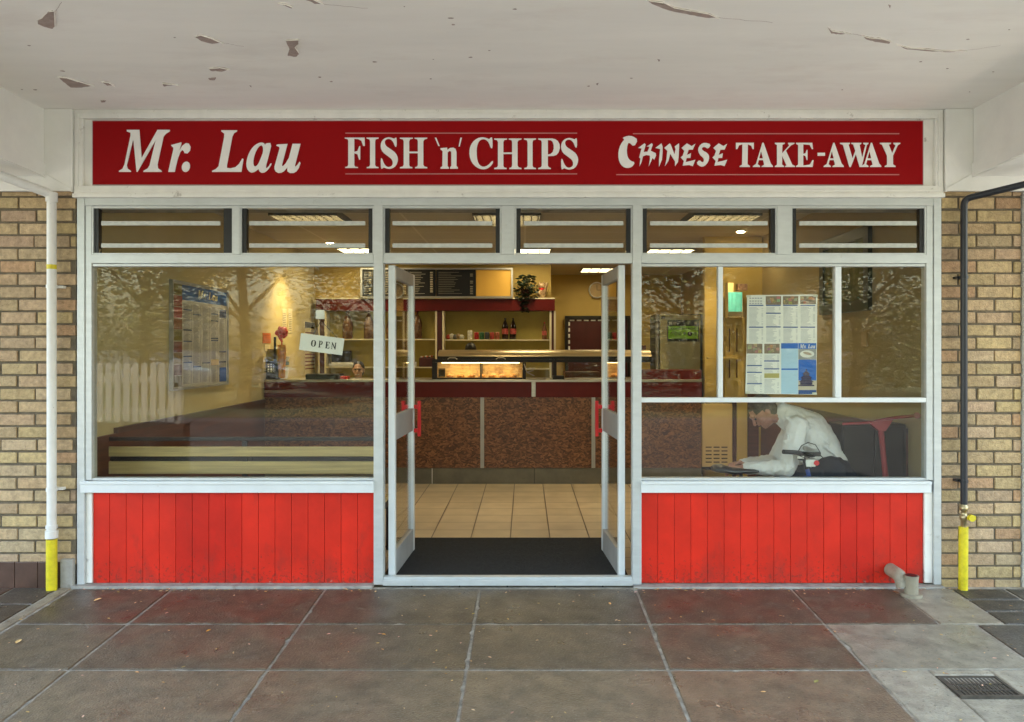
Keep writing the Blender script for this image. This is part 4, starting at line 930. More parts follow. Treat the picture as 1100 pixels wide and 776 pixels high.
q.build('number_ring', M['stblack'], st)
q = MB()
for i in (0,1,2,3,5):
    c_ = P([721.5,726,730.5,735.5,0,747][i],358.8,DF-.034); q.lathe([(.0155,-.001),(.0155,.001)], tuple(c_), 16, 'Y')
q.build('number_field', M['stgreen'], st)
def text(name, s, size, loc, m, parent=None, sx=1, rot=None, ext=.0008, align='CENTER'):
    cu = bpy.data.curves.new(name, 'FONT'); cu.body = s; cu.size = size; cu.extrude = ext; cu.align_x = align; cu.align_y = 'CENTER'
    o_ = bpy.data.objects.new(name, cu); me = bpy.data.meshes.new_from_object(o_); bpy.data.objects.remove(o_); me.name = name
    me.transform(Matrix.Diagonal((sx,1,1,1))); me.transform(Matrix.Rotation(R(90),4,'X'))
    if rot is not None: me.transform(rot)
    off = Vector((0,0,0)); q_ = parent
    while q_: off += q_.location; q_ = q_.parent
    me.transform(Matrix.Translation(Vector(loc)-off)); me.materials.clear(); me.materials.append(m)
    ob = bpy.data.objects.new(name, me); COL.objects.link(ob); ob.parent = parent; return ob
text('lettering', 'FOOD HYGIENE RATING', .034, P(734,353.3,DF-.031), M['stblack'], st, .82)
for i,ch in enumerate('0123 5'):
    if ch != ' ': text('digit', ch, .03, P([721.5,726,730.5,735.5,0,747][i],358.8,DF-.037), M['stblack'], st)
text('digit', '4', .05, P(741,358.8,DF-.036), M['paper'], st)
q = MB(); q.pbox(690,383.5,697,385,9.4,9.7); q.pbox(690,371,694,383.4,9.45,9.6); tag(q.build('till_printer', M['maroon'], bevel=.004), 'small dark red card machine on a bracket left of the fridge', 'card machine')

# things on the end partition
DP = DE-.002
t = thing('leaflet_rack', 'tall ochre wooden leaflet rack with two slots on the end partition', 'rack', (X(790,DE), DE-D0-.1, Z(430,DE)))
q = MB(); q.pbox(779,341,800,431,DE-.10,DP); q.build('rack_body', M['wallochre'], t, bevel=.004)
q = MB(); q.pbox(783,353,784.2,378,DE-.104,DE-.1005); q.pbox(791,353,792.2,378,DE-.104,DE-.1005); q.pbox(783,386.5,784.2,406,DE-.104,DE-.1005); q.pbox(791,386.5,792.2,406,DE-.104,DE-.1005); q.build('slot', M['dado'], t)
q = MB(); q.pbox(761,384,794,385.6,DE-.2,DE-.104); q.build('ledge', M['wallochre'], t)
t = thing('mask_box', 'blue and white box of paper masks above the leaflet rack', 'box', (X(790,9.0), 9.0-D0, Z(341,9.0)))
q = MB(); q.pbox(782,304,788,341,8.98,9.1); q.pbox(788,320,798,340.9,8.98,9.1); q.build('box_shell', mat('mask_box_white', (.7,.55,.3), .5), t)
q = MB(); q.pbox(782.5,314,797.5,335,8.965,8.979); q.build('box_front', mat('mask_box_blue', (.16,.72,.85), .4, var=.25, vscale=14, stretch=(6,1,.4)), t)
q = MB(); q.pbox(793,305,803,312,9.0,9.1); tag(q.build('photo_card', mat('photo_card', (.5,.3,.2), .5, var=.9, vscale=30, col2=(.1,.05,.04))), 'small printed card pinned above the blue mask box', 'card')
t = thing('convector_heater', 'cream wall heater with vent slots low on the end partition', 'heater', (X(771,DE), DE-D0-.1, Z(505,DE)))
q = MB(); q.pbox(754,434,787,502,DE-.12,DP); q.build('heater_case', M['panelcream'], t, bevel=.008)
q = MB()
for i in range(5):
    for j in range(3): q.pbox(758+j*8.5,480+i*4,764.5+j*8.5,481.2+i*4,DE-.1215,DE-.119)
q.build('vent_slot', M['darkmetal'], t)
q = MB(); q.pbox(751,502.5,789,505,DE-.14,DP); q.build('plinth', M['darkmetal'], t)
q = MB(); q.pbox(787.6,432,791.5,519,DE-.06,DP); tag(q.build('corner_batten', M['dado']), 'dark brown upright batten right of the cream heater', 'batten')
q = MB(); q.pbox(791.8,431.5,803,519,DE-.09,DP); tag(q.build('door_post', M['wallochre'], bevel=.004), 'ochre upright post between the batten and the seated man', 'post')
q = MB(); q.pbox(803.5,400,815,519,DE-.03,DP); tag(q.build('brown_door', M['dado']), 'strip of red brown door behind the seated man', 'door')

# ---- on the left wall
def on_left(px, py):       # point of the left wall seen at that pixel
    Dd = F*(-XL)/(CX-px); return (Dd-D0, Z(py,Dd))
Y0 = on_left(182.5,360)[0]; Y1 = on_left(241.5,360)[0]; zt = CAMZ+.565; zl = CAMZ-.335
t = thing('wall_menu', 'large framed menu poster with blue heading on the left inner wall', 'poster', (XL+.01, (Y0+Y1)/2, zl))
xw = XL+.022
def lb(q, u0, v0, u1, v1, h=.002, tint=None):   # u along the wall 0..1, v downward 0..1
    yA, yB = Y0+u0*(Y1-Y0), Y0+u1*(Y1-Y0); q.box(xw, xw+h, yA, yB, zt-v1*(zt-zl), zt-v0*(zt-zl), tint)
q = MB(); q.box(XL+.002, xw, Y0, Y1, zl, zt); q.build('poster_sheet', M['posterpaper'], t)
q = MB(); q.box(XL+.002,xw+.012,Y0-.02,Y0-.001,zl-.02,zt+.02); q.box(XL+.002,xw+.012,Y1+.001,Y1+.02,zl-.02,zt+.02); q.box(XL+.002,xw+.012,Y0,Y1,zt+.001,zt+.02); q.box(XL+.002,xw+.012,Y0,Y1,zl-.02,zl-.001); q.build('poster_frame', M['alud'], t)
q = MB(); lb(q,.155,.01,.99,.155,.002); q.build('heading', mat('poster_blue', (.015,.09,.34), .4, var=.4, vscale=9), t)
q = MB(); rr = random.Random(8)
for i in range(9): lb(q,.012,.012+i*.109,.15,.115+i*.109,.002,(rr.uniform(.15,.5),rr.uniform(.04,.2),rr.uniform(.02,.08)))
q.build('dish_photo', mat('dish_photo', (1,1,1), .4, var=.55, vscale=40, tint=True), t)
q = MB()
for c in range(5):
    u0 = .175+c*.165; v = .19
    while v < .97:
        r_ = rr.random()
        if r_ < .07: lb(q,u0,v,u0+.14,v+.014,.0024,(.02,.04,.12) if c < 4 else (.01,.02,.08)); v += .022
        else: lb(q,u0,v,u0+.14*rr.uniform(.5,.8),v+.0045,.0024,(.22,.22,.25)); lb(q,u0+.125,v,u0+.14,v+.0045,.0024,(.2,.2,.25)); v += .0125
lb(q,.84,.2,.98,.29,.0026,(.02,.03,.12)); lb(q,.84,.83,.98,.98,.0026,(.02,.08,.35)); lb(q,.67,.74,.82,.80,.0026,(.5,.36,.12))
q.build('menu_print', M['print'], t)
allg = [gM,gr,gdot] ; items = []
for g_ in (gM,gr,gdot): items.append([(p_[0]/10,p_[1]/10) for p_ in g_])
for g_ in (gL,ga,gah,gu): items.append([(100+p_[0]/10,p_[1]/10) for p_ in g_])
wd = []
for g_ in items: wd.append([((.40+(x_/205)*.40), .035+(z_-9)/48*.085) for x_,z_ in g_])
# letters lie on the wall: build flat then turn to face the room
cu = bpy.data.curves.new('lettering','CURVE'); cu.dimensions='2D'; cu.fill_mode='BOTH'; cu.extrude=.0006
for g_ in wd:
    sp = cu.splines.new('POLY'); sp.points.add(len(g_)-1)
    for p_,(u_,v_) in zip(sp.points,g_): p_.co = (Y0+u_*(Y1-Y0), zt-v_*(zt-zl), 0, 1)
    sp.use_cyclic_u = True
o_ = bpy.data.objects.new('lettering',cu); me = bpy.data.meshes.new_from_object(o_); bpy.data.objects.remove(o_); me.name='lettering'
me.transform(Matrix(((0,0,1,0),(1,0,0,0),(0,1,0,0),(0,0,0,1)))); me.transform(Matrix.Translation(Vector((xw+.003,0,0))-t.location))
me.materials.clear(); me.materials.append(mat('heading_letter', (.75,.68,.4), .4)); o_ = bpy.data.objects.new('lettering',me); COL.objects.link(o_); o_.parent = t
def wallcard(name, label, cat, px0, py0, px1, py1, m, rows_=0, hdr=None, grp=None, ink=(.2,.02,.02)):
    ya, _ = on_left(px0,py0); yb, _ = on_left(px1,py1); Da = (ya+yb)/2+D0; za, zb_ = Z(py0,Da), Z(py1,Da)
    o_ = thing(name, label, cat, (XL+.003,(ya+yb)/2,zb_), group=grp)
    q = MB(); q.box(XL+.001,XL+.005,ya,yb,zb_,za); q.build('card', m, o_)
    q = MB(); 
    if hdr: q.box(XL+.0051,XL+.007,ya+.01,yb-.01,za-(za-zb_)*.12,za-.005,hdr)
    for i in range(rows_):
        z_ = za-(za-zb_)*(.2+.75*i/rows_); q.box(XL+.0051,XL+.0065,ya+.02,yb-.03,z_-(za-zb_)*.022,z_,ink)
    if q.v: q.build('card_print', M['print'], o_)
M['orangecard'] = mat('orange_card', (.6,.16,.04), .5); M['creamcard'] = mat('cream_card', (.72,.62,.4), .5)
wallcard('notice','small orange notice on the left wall beside the red flower','notice',282,358,290.5,369,M['orangecard'],4)
wallcard('notice','tiny cream notice under the orange one on the left wall','notice',284,370.5,290,377,M['creamcard'],1)
wallcard('notice','narrow tall cream strip notice on left wall, nearer the window','notice',303,332,307.5,357,M['creamcard'],10,grp='strip notices',ink=(.05,.05,.05))
wallcard('notice','narrow tall cream strip notice on left wall, nearer the corner','notice',309.5,332,313.5,358,M['creamcard'],10,grp='strip notices',ink=(.05,.05,.05))
wallcard('price_list','tall cream price list with dark header behind the dangling sign','notice',327,346,338,402,M['creamcard'],11,(.02,.01,.01))
# things on the left end of the counter
t = thing('card_terminal', 'black payment terminal with number pad at left end of the counter', 'card machine', (X(291,8.95), DC-D0+.12, Z(408,DC)))
q = MB(); q.pbox(285,388,298.5,408,DC+.1,DC+.2); q.build('terminal_body', M['black'], t, bevel=.01)
q = MB(); q.pbox(286.5,375,297.5,387.9,DC+.14,DC+.17); q.build('terminal_screen', mat('terminal_screen', (.25,.21,.06), .4), t, bevel=.004)
q = MB()
for i in range(3):
    for j in range(4): q.pbox(287.5+i*3,391+j*2.5,289+i*3,392.3+j*2.5,DC+.095,DC+.0995)
q.build('key', M['paper'], t)
t = thing('paper_cups', 'stack of white paper cups with green rim beside the payment terminal', 'cups', (X(303,9.1), DC-D0+.15, Z(408,DC)))
q = MB(); q.lathe([(.04,0),(.05,.14),(.053,.15)],(0,0,0),16); q.build('cup', M['paper'], t, local=True)
q = MB(); q.lathe([(.055,.16),(.06,.20),(.0,.21)],(0,0,0),16); q.build('lid', mat('green_lid', (.05,.10,.05), .4), t, local=True)
q = MB(); q.lathe([(.03,.21),(.045,.26)],(.02,0,0),14); q.build('top_cup', M['paper'], t, local=True)
t = thing('red_flower', 'red artificial flower in an orange wrapped vase on the counter', 'flower', (X(303,9.1), DC-D0+.06, Z(395,DC)))
q = MB(); rr = random.Random(1)
for i in range(26):
    a = rr.uniform(0,6.28); e_ = rr.uniform(-1,1.2); v_ = Vector((math.cos(a)*math.cos(e_), math.sin(a)*math.cos(e_), math.sin(e_)))*.045
    q.ell(v_+Vector((0,0,.40)),.035,.035,.022,Matrix.Rotation(rr.uniform(0,3),3,'X')@Matrix.Rotation(rr.uniform(0,3),3,'Y'),8,5)
q.build('bloom', M['redplastic'], t, local=True)
q = MB(); q.tube([(0,0,.12),(0,0,.38)],.008); q.capsule((-.0,0,.30),(-.02,0,.34),.015,.02); q.build('stem', M['redplastic'], t, local=True)
q = MB(); q.lathe([(.035,-.12),(.05,.2),(.045,.26)],(0,0,0),14); q.build('vase', mat('wrapped_vase', (.55,.25,.06), .4, var=.5, vscale=20), t, local=True)
q = MB(); q.box(-.10,-.075,.02,.04,-.1,.35); q.build('holder', M['black'], t, local=True)
q = MB(); q.pbox(328,402,364,408,DC+.05,DC+.3); tag(q.build('cutlery_tray', M['black'], bevel=.008), 'long low black tray on the counter under the dangling sign', 'tray')
q = MB(); q.pbox(364.5,404.5,373,408,DC+.1,DC+.25); tag(q.build('red_tub', M['redplastic'], bevel=.01), 'small red tub on the counter left of the smiling person', 'tub')

# ---- picture on the right wall, thermostat, notice
def rightY(px): return F*XR/(px-CX)-D0
ya, yb = rightY(937), rightY(884); z1, z0 = CAMZ+.99, CAMZ+.31
t = thing('framed_picture', 'dark framed green landscape picture on the right inner wall', 'picture', (XR-.02,(ya+yb)/2,z0))
q = MB(); w_ = .09; xa, xb = XR-.035, XR-.001
q.box(xa,xb,ya,yb,z0,z0+w_); q.box(xa,xb,ya,yb,z1-w_,z1); q.box(xa,xb,ya,ya+w_,z0+w_,z1-w_); q.box(xa,xb,yb-w_,yb,z0+w_,z1-w_); q.build('picture_frame', mat('picture_frame_black', (.025,.03,.02), .35), t)
mm = mat('picture_print', (.22,.22,.10), .25, var=.5, vscale=6, col2=(.03,.06,.03)); q = MB(); q.box(XR-.02,XR-.001,ya+w_,yb-w_,z0+w_,z1-w_); q.build('picture_print', mm, t)
y_ = rightY(932); q = MB(); q.box(XR-.014,XR-.001,y_-.02,y_+.09,CAMZ+.02,CAMZ+.14); tag(q.build('wall_card', mat('tan_card', (.40,.27,.13), .5)), 'small tan card on the right wall below the dark picture', 'card')

# ---- ceiling lights
def clight(px, py, lit, lbl):
    Dd = F*(CZ-CAMZ)/(CY-py); o_ = thing('ceiling_light', lbl, 'ceiling light', (X(px,Dd), Dd-D0, CZ), group='square ceiling lights')
    q = MB(); a = .31
    for s_ in ((-a,a,-a,-a+.02),(-a,a,a-.02,a),(-a,-a+.02,-a+.02,a-.02),(a-.02,a,-a+.02,a-.02)): q.box(*s_,-.022,0)
    q.build('light_frame', M['alud'], o_, local=True)
    q = MB(); q.box(-a+.021,a-.021,-a+.021,a-.021,-.008,-.001); q.build('diffuser', M['soffitlight'] if lit else M['offlight'], o_, local=True)
    q = MB()
    if not lit:        # low-glare fitting: deep blades hide the lamp from a low view
        q.box(-a-.012,-a-.001,-a,a,-.06,0); q.box(a+.001,a+.012,-a,a,-.06,0); q.box(-a-.012,a+.012,-a-.012,-a-.001,-.06,0); q.box(-a-.012,a+.012,a+.001,a+.012,-.06,0)
        for k_ in range(1,8):
            v = -a+.62*k_/8
            q.box(v-.004,v+.004,-a+.02,a-.02,-.058,-.009); q.box(-a+.02,a-.02,v-.003,v+.003,-.0575,-.0095)
    for k_ in (range(1,4) if lit else ()):
        v = -a+.62*k_/4; q.box(v-.006,v+.006,-a+.02,a-.02,-.024,-.009)
        q.box(-a+.02,a-.02,v-.005,v+.005,-.0235,-.0095)
    q.build('louvre_grid', M['alud'] if lit else M['darkblade'], o_, local=True); return o_
clight(335,231,False,'dim slatted square ceiling light seen through the left louvres'); clight(545,231,False,'dim slatted square ceiling light above the middle louvres'); clight(773,231,False,'dim slatted square ceiling light seen in the right louvres')
clight(391,269,True,'lit square ceiling light at lower right of the left louvres'); clight(567,269.5,True,'lit square ceiling light low in the middle louvres'); clight(718,270,True,'lit square ceiling light low in the right louvres')
clight(540,285.5,True,'lit square ceiling light at top of doorway above the menu board'); clight(644,289.5,True,'lit square ceiling light in the back room near the clock')
# downlight washing the left wall
t = thing('downlight', 'small round downlight over the left end of the counter', 'downlight', (XL+.6, 4.45, CZ))
q = MB(); q.lathe([(.05,-.012),(.06,-.008),(.06,0)],(0,0,0),18); q.build('light_rim', M['alud'], t, local=True)
q = MB(); q.lathe([(.044,-.014),(.044,-.0125)],(0,0,0),18); q.build('lamp', emis('downlight_lamp', (1,.8,.45), 25), t, local=True)
li = bpy.data.lights.new('downlight_lamp','SPOT'); li.energy = 12; li.color = (1,.76,.36); li.spot_size = R(84); li.spot_blend = .9; li.shadow_soft_size = .03
lo = bpy.data.objects.new('downlight_lamp', li); COL.objects.link(lo); lo.parent = t; lo.location = (0,0,-.03); lo.rotation_euler = (0, R(20), 0)

t2 = dup(t, (X(797,8.7), 8.75-D0, CZ), None, 'small round downlight over the leaflet rack at right')
# ---- benches
def bench(x0, x1, yb, zt_, lbl, seat):
    t = thing('bench', lbl, 'bench', ((x0+x1)/2, yb+.2, FZ))
    q = MB(); q.box(x0-.03,x1,yb,yb+.03,zt_,zt_+.028); q.build('top_rail', M['darkmetal'], t, bevel=.004)
    for a,b in ((zt_-.11,zt_-.04),(zt_-.235,zt_-.145)):
        q = MB(); q.box(x0+.02,x1-.02,yb-.005,yb+.018,a,b); q.build('backrest_slat', M['slat'], t, bevel=.004)
    q = MB(); q.box(x0+.02,x1-.02,yb+.019,yb+.035,zt_-.145,zt_-.112); q.build('mid_rail', M['darkmetal'], t)
    for i in range(3):
        q = MB(); q.box(x0+.0,x1,yb+.06+i*.13,yb+.17+i*.13,seat-.03,seat); q.build('seat_slat', M['slat'], t, bevel=.004)
    for xx in (x0-.03, (x0+x1)/2, x1-.03):
        q = MB(); q.box(xx,xx+.035,yb+.0,yb+.03,FZ,zt_-.001); q.box(xx,xx+.035,yb+.42,yb+.45,FZ,seat-.031); q.box(xx,xx+.035,yb+.031,yb+.42,seat-.07,seat-.031)
        q.tube([(xx+.018,yb+.015,zt_-.02),(xx+.06,yb+.02,zt_-.14)],.012,8); q.build('bench_leg', M['darkmetal'], t)
    return t
bench(X(112,5.65), X(408,5.65), .40, Z(474,5.65), 'long slatted timber bench inside the left window seen from behind', .46)
# ---- posters on the right window and the OPEN sign
DW = 5.305
def wb(q, x0,y0,x1,y1, h=0, tint=None): q.box(X(x0,DW),X(x1,DW),DW-D0-.0006-h,DW-D0-h,Z(y1,DW),Z(y0,DW),tint)
t = thing('window_menu', 'eight panel paper menu taped inside the right window', 'poster', (X(840,DW),DW-D0,Z(425,DW)))
q = MB()
pr = [(802.6,317.2),(878,316.6),(877.6,368.4),(877,424.2),(800.6,423),(802,368)]
q.prism([(X(a,DW),Z(b,DW)) for a,b in pr], DW-D0, DW-D0+.0008); q.build('sheet', M['paper'], t)
c4 = [803.2,821.5,840,858.6,877.2]; L4 = [801.5,820,838.5,857.6,876.6]
ph = MB(); rr = random.Random(12)
for a,b,c,e in ((822.5,318.3,839,327.5),(841,318.3,857.6,327.3),(859.6,318.3,876.6,326.8),(802,369.5,819,380),(821,369.5,837.5,380)):
    for i in range(9):
        u, v = rr.random(), rr.random(); w_ = (c-a)*.22; hh = (e-b)*.3
        x_ = a+u*(c-a-w_); y_ = b+v*(e-b-hh)
        wb(ph,x_,y_,x_+w_,y_+hh,.0006+.00015*i,(rr.uniform(.3,.75),rr.uniform(.2,.5),rr.uniform(.1,.3)))
    wb(ph,a,b,c,e,.0001,(.3,.22,.16))
ph.build('dish_photo', mat('menu_photo', (1,1,1), .4, var=.5, vscale=90, tint=True), t)
tx = MB()
def column(a,b,y0,y1,hd,ink=(.42,.44,.48),bars=()):
    y_ = y0
    while y_ < y1:
        if any(abs(y_-k_) < .8 for k_ in bars): wb(tx,a,y_-.4,b,y_+.9,.0001,(.05,.10,.30)); y_ += 2.2; continue
        w_ = rr.uniform(.45,.75)*(b-a); wb(tx,a+.3,y_,a+w_,y_+.5,.0001,ink); 
        if rr.random() < .8: wb(tx,b-2,y_,b-.3,y_+.5,.0001,ink)
        y_ += 1.25
for a,b,bars in ((804.5,820,(328,351.3)),(822.8,838.6,(328,336,351.5)),(841.2,857,(328,351)),(859.8,875.6,(328,352))): column(a,b,328,367.5,0,bars=bars)
column(802.5,818.5,381.5,422,0,bars=(392.5,400.5,412)); column(820.8,837,381.5,400,0,bars=(387.5,396.5)); column(820.8,837,407.5,422,0)
for y_ in (320,323,325.5):
    for k_ in range(5): wb(tx,805+k_*2.9,y_,807+k_*2.9,y_+1.2,.0001,(.35,.36,.4))
tx.build('menu_print', M['print'], t)
q = MB(); wb(q,839,368.8,857.2,423.2,.0001); q.build('pale_blue_panel', mat('menu_pale_blue', (.42,.62,.80), .5, var=.03), t)
q = MB(); wb(q,839,368.8,857.2,374.6,.0009); wb(q,839.4,396,857,397.6,.0009); wb(q,857.6,368.8,876.8,375,.0003); wb(q,857.6,386.5,876.8,409,.0003); q.build('blue_panel', mat('menu_blue', (.01,.13,.55), .4, var=.1), t)
q = MB(); wb(q,857.6,375.1,876.8,386.4,.0003,(.32,.33,.33)); wb(q,857.6,409.1,876.8,419,.0003,(.55,.48,.38)); wb(q,857.6,419.1,876.8,423.6,.0003,(.02,.07,.25)); wb(q,821,401.2,837,406.2,.0003,(.45,.40,.14)); q.build('cover_picture', M['print'], t)
q = MB(); c_ = P(867,380.5,DW-.0022)
q.ell((c_.x,c_.y,c_.z),.048,.0006,.024,nu=24); q.build('plate', M['paper'], t)
q = MB(); q.ell((c_.x+.002,c_.y-.0008,c_.z+.004),.030,.0006,.009,Matrix.Rotation(.25,3,'Y'),nu=18); q.build('fish', mat('fish_fillet', (.45,.36,.28), .5), t)
q = MB(); yy_ = DW-D0-.0018
for (w0,w1,y0,y1) in ((1.0,.4,399,396.5),(4.2,1.2,402,399.2),(3.2,3.2,403.5,402.1),(6.5,2.8,406,403.6),(5.2,5.2,408,406.1),(8.6,4.6,410.6,408.1),(6.6,6.6,413.4,410.7),(8.8,8.4,415,413.5)):
    q.prism([(X(866-w0,DW),Z(y0,DW)),(X(866+w0,DW),Z(y0,DW)),(X(866+w1,DW),Z(y1,DW)),(X(866-w1,DW),Z(y1,DW))], yy_-.0006, yy_)
q.build('temple_print', mat('temple_ink', (.04,.03,.09), .5, var=.3, vscale=60), t)
items = [[((858.4+(x_/205)*17.5), 370+(z_-9)/48*4.4) for x_,z_ in g_] for g_ in ([[(p_[0]/10,p_[1]/10) for p_ in g2] for g2 in (gM,gr,gdot)]+[[(100+p_[0]/10,p_[1]/10) for p_ in g2] for g2 in (gL,ga,gah,gu)])]
glyphs('lettering', [[(X(a,DW),Z(b,DW)) for a,b in g_] for g_ in items], M['paper'], t, lambda a,b:(a,b), y=DW-D0-.0016, th=.0006)
for cx_,cy_ in ((804,318.5),(876,318),(803,422),(875,423)):
    q = MB(); wb(q,cx_-2.5,cy_-1.2,cx_+2.5,cy_+1.2,.0012); q.build('tape', mat('clear_tape', (.6,.6,.5), .3), t)
# OPEN sign
t = thing('open_sign', 'white OPEN sign hanging askew on a cord in the left window', 'sign', (X(345,DW),DW-D0+.01,Z(370,DW)))
cor = [(323.3,357.9),(370,363.9),(367.4,381.8),(321.2,376)]
q = MB(); q.prism([(X(a,DW),Z(b,DW)) for a,b in cor], DW-D0, DW-D0+.004); q.build('sign_plate', M['paper'], t)
gO = smooth([(333,0),(380,15),(405,70),(410,135),(405,200),(380,255),(333,270),(286,255),(261,200),(256,135),(261,70),(286,15)]); gOh = smooth([(333,14),(352,30),(362,75),(364,135),(362,195),(352,240),(333,256),(314,240),(304,195),(302,135),(304,75),(314,30)])
def nrm(g_, x0, y0, w_, h_): return [((x-x0)/w_, (y-y0)/h_) for x,y in g_]
gNn = [(0,0),(42,0),(150,180),(150,20),(130,8),(130,0),(205,0),(205,8),(185,20),(185,270),(160,270),(42,75),(42,250),(65,262),(65,270),(0,270),(0,262),(22,250),(22,20),(0,8)]
let = [[nrm(gO,256,0,154,270),nrm(gOh,256,0,154,270)],[nrm(gP,677,115,190,268),nrm(gPh,677,115,190,268)],[nrm(gE,385,103,103,143)],[nrm(gNn,0,0,205,270)]]
BR_ = lambda u,v: (cor[0][0]+(cor[1][0]-cor[0][0])*u+(cor[3][0]-cor[0][0])*v, cor[0][1]+(cor[1][1]-cor[0][1])*u+(cor[3][1]-cor[0][1])*v)
it_ = []
for i,gs_ in enumerate(let):
    u0 = [.255,.425,.585,.72][i]; w_ = [.115,.095,.10,.115][i]
    for g_ in gs_: it_.append([(lambda p_: (X(p_[0],DW),Z(p_[1],DW)))(BR_(u0+a*w_, .31+b*.40)) for a,b in g_])
glyphs('lettering', it_, M['black'], t, lambda a,b:(a,b), y=DW-D0-.001, th=.0012)
q = MB(); q.pbox(339,333,348.5,343,DW-.002,DW+.012); q.build('suction_hook', M['paper'], t, bevel=.004)
q = MB(); q.tube([P(343,343,DW),P(344,346,DW),P(337,359.5,DW)],.0022,6); q.tube([P(345,343,DW),P(346,346,DW),P(362,363,DW)],.0022,6); q.build('cord', M['darkmetal'], t)

# ================================================================ people
def voxel(mb, name, m, parent, size=.008, sm=8, local_off=None):
    me = bpy.data.meshes.new('tmp'); me.from_pydata([tuple(v) for v in mb.v], [], mb.f)
    bm = bmesh.new(); bm.from_mesh(me); bmesh.ops.recalc_face_normals(bm, faces=bm.faces); bm.to_mesh(me); bm.free()
    o_ = bpy.data.objects.new('tmp', me); COL.objects.link(o_)
    r_ = o_.modifiers.new('r','REMESH'); r_.mode = 'VOXEL'; r_.voxel_size = size; r_.use_smooth_shade = True
    s_ = o_.modifiers.new('s','SMOOTH'); s_.factor = .5; s_.iterations = sm
    dg = bpy.context.evaluated_depsgraph_get(); me2 = bpy.data.meshes.new_from_object(o_.evaluated_get(dg)); bpy.data.objects.remove(o_)
    me2.name = name; off = Vector((0,0,0)); p_ = parent
    while p_: off += p_.location; p_ = p_.parent
    me2.transform(Matrix.Translation(-off)); me2.materials.clear(); me2.materials.append(m)
    me2.polygons.foreach_set('use_smooth', [True]*len(me2.polygons))
    o2 = bpy.data.objects.new(name, me2); COL.objects.link(o2); o2.parent = parent; return o2
def head(mb, c, u, f, s=1.0):
    c, u, f = Vector(c), Vector(u).normalized(), Vector(f).normalized(); r = f.cross(u).normalized()
    Mx = Matrix((r, f, u)).transposed()
    p = lambda a,b,e: c + r*a*s + f*b*s + u*e*s
    mb.ell(p(0,-.01,.02), .074*s, .096*s, .092*s, Mx, 20, 14); mb.ell(p(0,.022,-.045), .056*s, .066*s, .068*s, Mx)
    mb.ell(p(0,.06,-.088), .026*s,.022*s,.02*s, Mx)                   # chin
    mb.capsule(p(0,.088,.012), p(0,.108,-.022), .009*s, .014*s, 8)     # nose
    mb.ell(p(0,.083,.03), .05*s,.014*s,.012*s, Mx); mb.ell(p(0,.084,-.05), .024*s,.013*s,.011*s, Mx)
    for k_ in (-1,1): mb.ell(p(.074*k_,-.01,-.005), .010*s,.020*s,.032*s, Mx); mb.ell(p(.045*k_,.055,-.025), .022*s,.02*s,.02*s, Mx)
    return p, Mx
def face(parent, p, Mx, s=1.0, smile=True, glasses=False):
    q = MB()
    for k_ in (-1,1): q.ell(p(.031*k_,.082,.008), .013*s,.008*s,.007*s, Mx, 10, 7)
    q.build('eye', M['black'], parent)
    q = MB(); q.tube([p(-.026,.088,-.054),p(0,.096,-.062 if smile else -.056),p(.026,.088,-.054)], .004*s, 6); q.build('mouth', M['maroon'] if not smile else M['paper'], parent)
    q = MB()
    for k_ in (-1,1): q.tube([p(.016*k_,.090,.028),p(.046*k_,.080,.030)], .004*s, 6)
    q.build('eyebrow', M['hairblack'], parent)
    if glasses:
        q = MB()
        for k_ in (-1,1): q.tube([p(.031*k_+.021*math.cos(a_),.098,.006+.016*math.sin(a_)) for a_ in [i*math.pi/5 for i in range(11)]], .0018*s, 5)
        q.tube([p(-.01,.10,.008),p(.01,.10,.008)], .0018*s, 5); q.build('glasses', M['darkmetal'], parent)
def hair(parent, p, Mx, m, s=1.0, low=-.03, bald=False, name='hair'):
    q = MB(); q.ell(p(0,-.022,.03), .081*s,.099*s,.091*s, Mx, 20, 14); 
    if low < -.03: q.ell(p(0,-.055,-.03), .07*s,.055*s,.07*s, Mx)
    # carve the face side away
    keep = []
    c0 = p(0,0,0); f = (p(0,1,0)-c0).normalized(); u = (p(0,0,1)-c0).normalized(); 
    V = [Vector(v) for v in q.v]; nf = []
    for fc in q.f:
        cc_ = sum((V[i] for i in fc), Vector())/len(fc)-c0; fb, ub = cc_.dot(f)/s, cc_.dot(u)/s
        if (fb > .05 and ub < .07) or (fb > .012 and ub < .035): continue
        if ub < low-.02: continue
        nf.append(fc)
    q.t = [None]*len(nf); q.sm = [True]*len(nf); q.f = nf
    o_ = q.build(name, m, parent); sd = o_.modifiers.new('t','SOLIDIFY'); sd.thickness = .008; sd.offset = -1; return o_
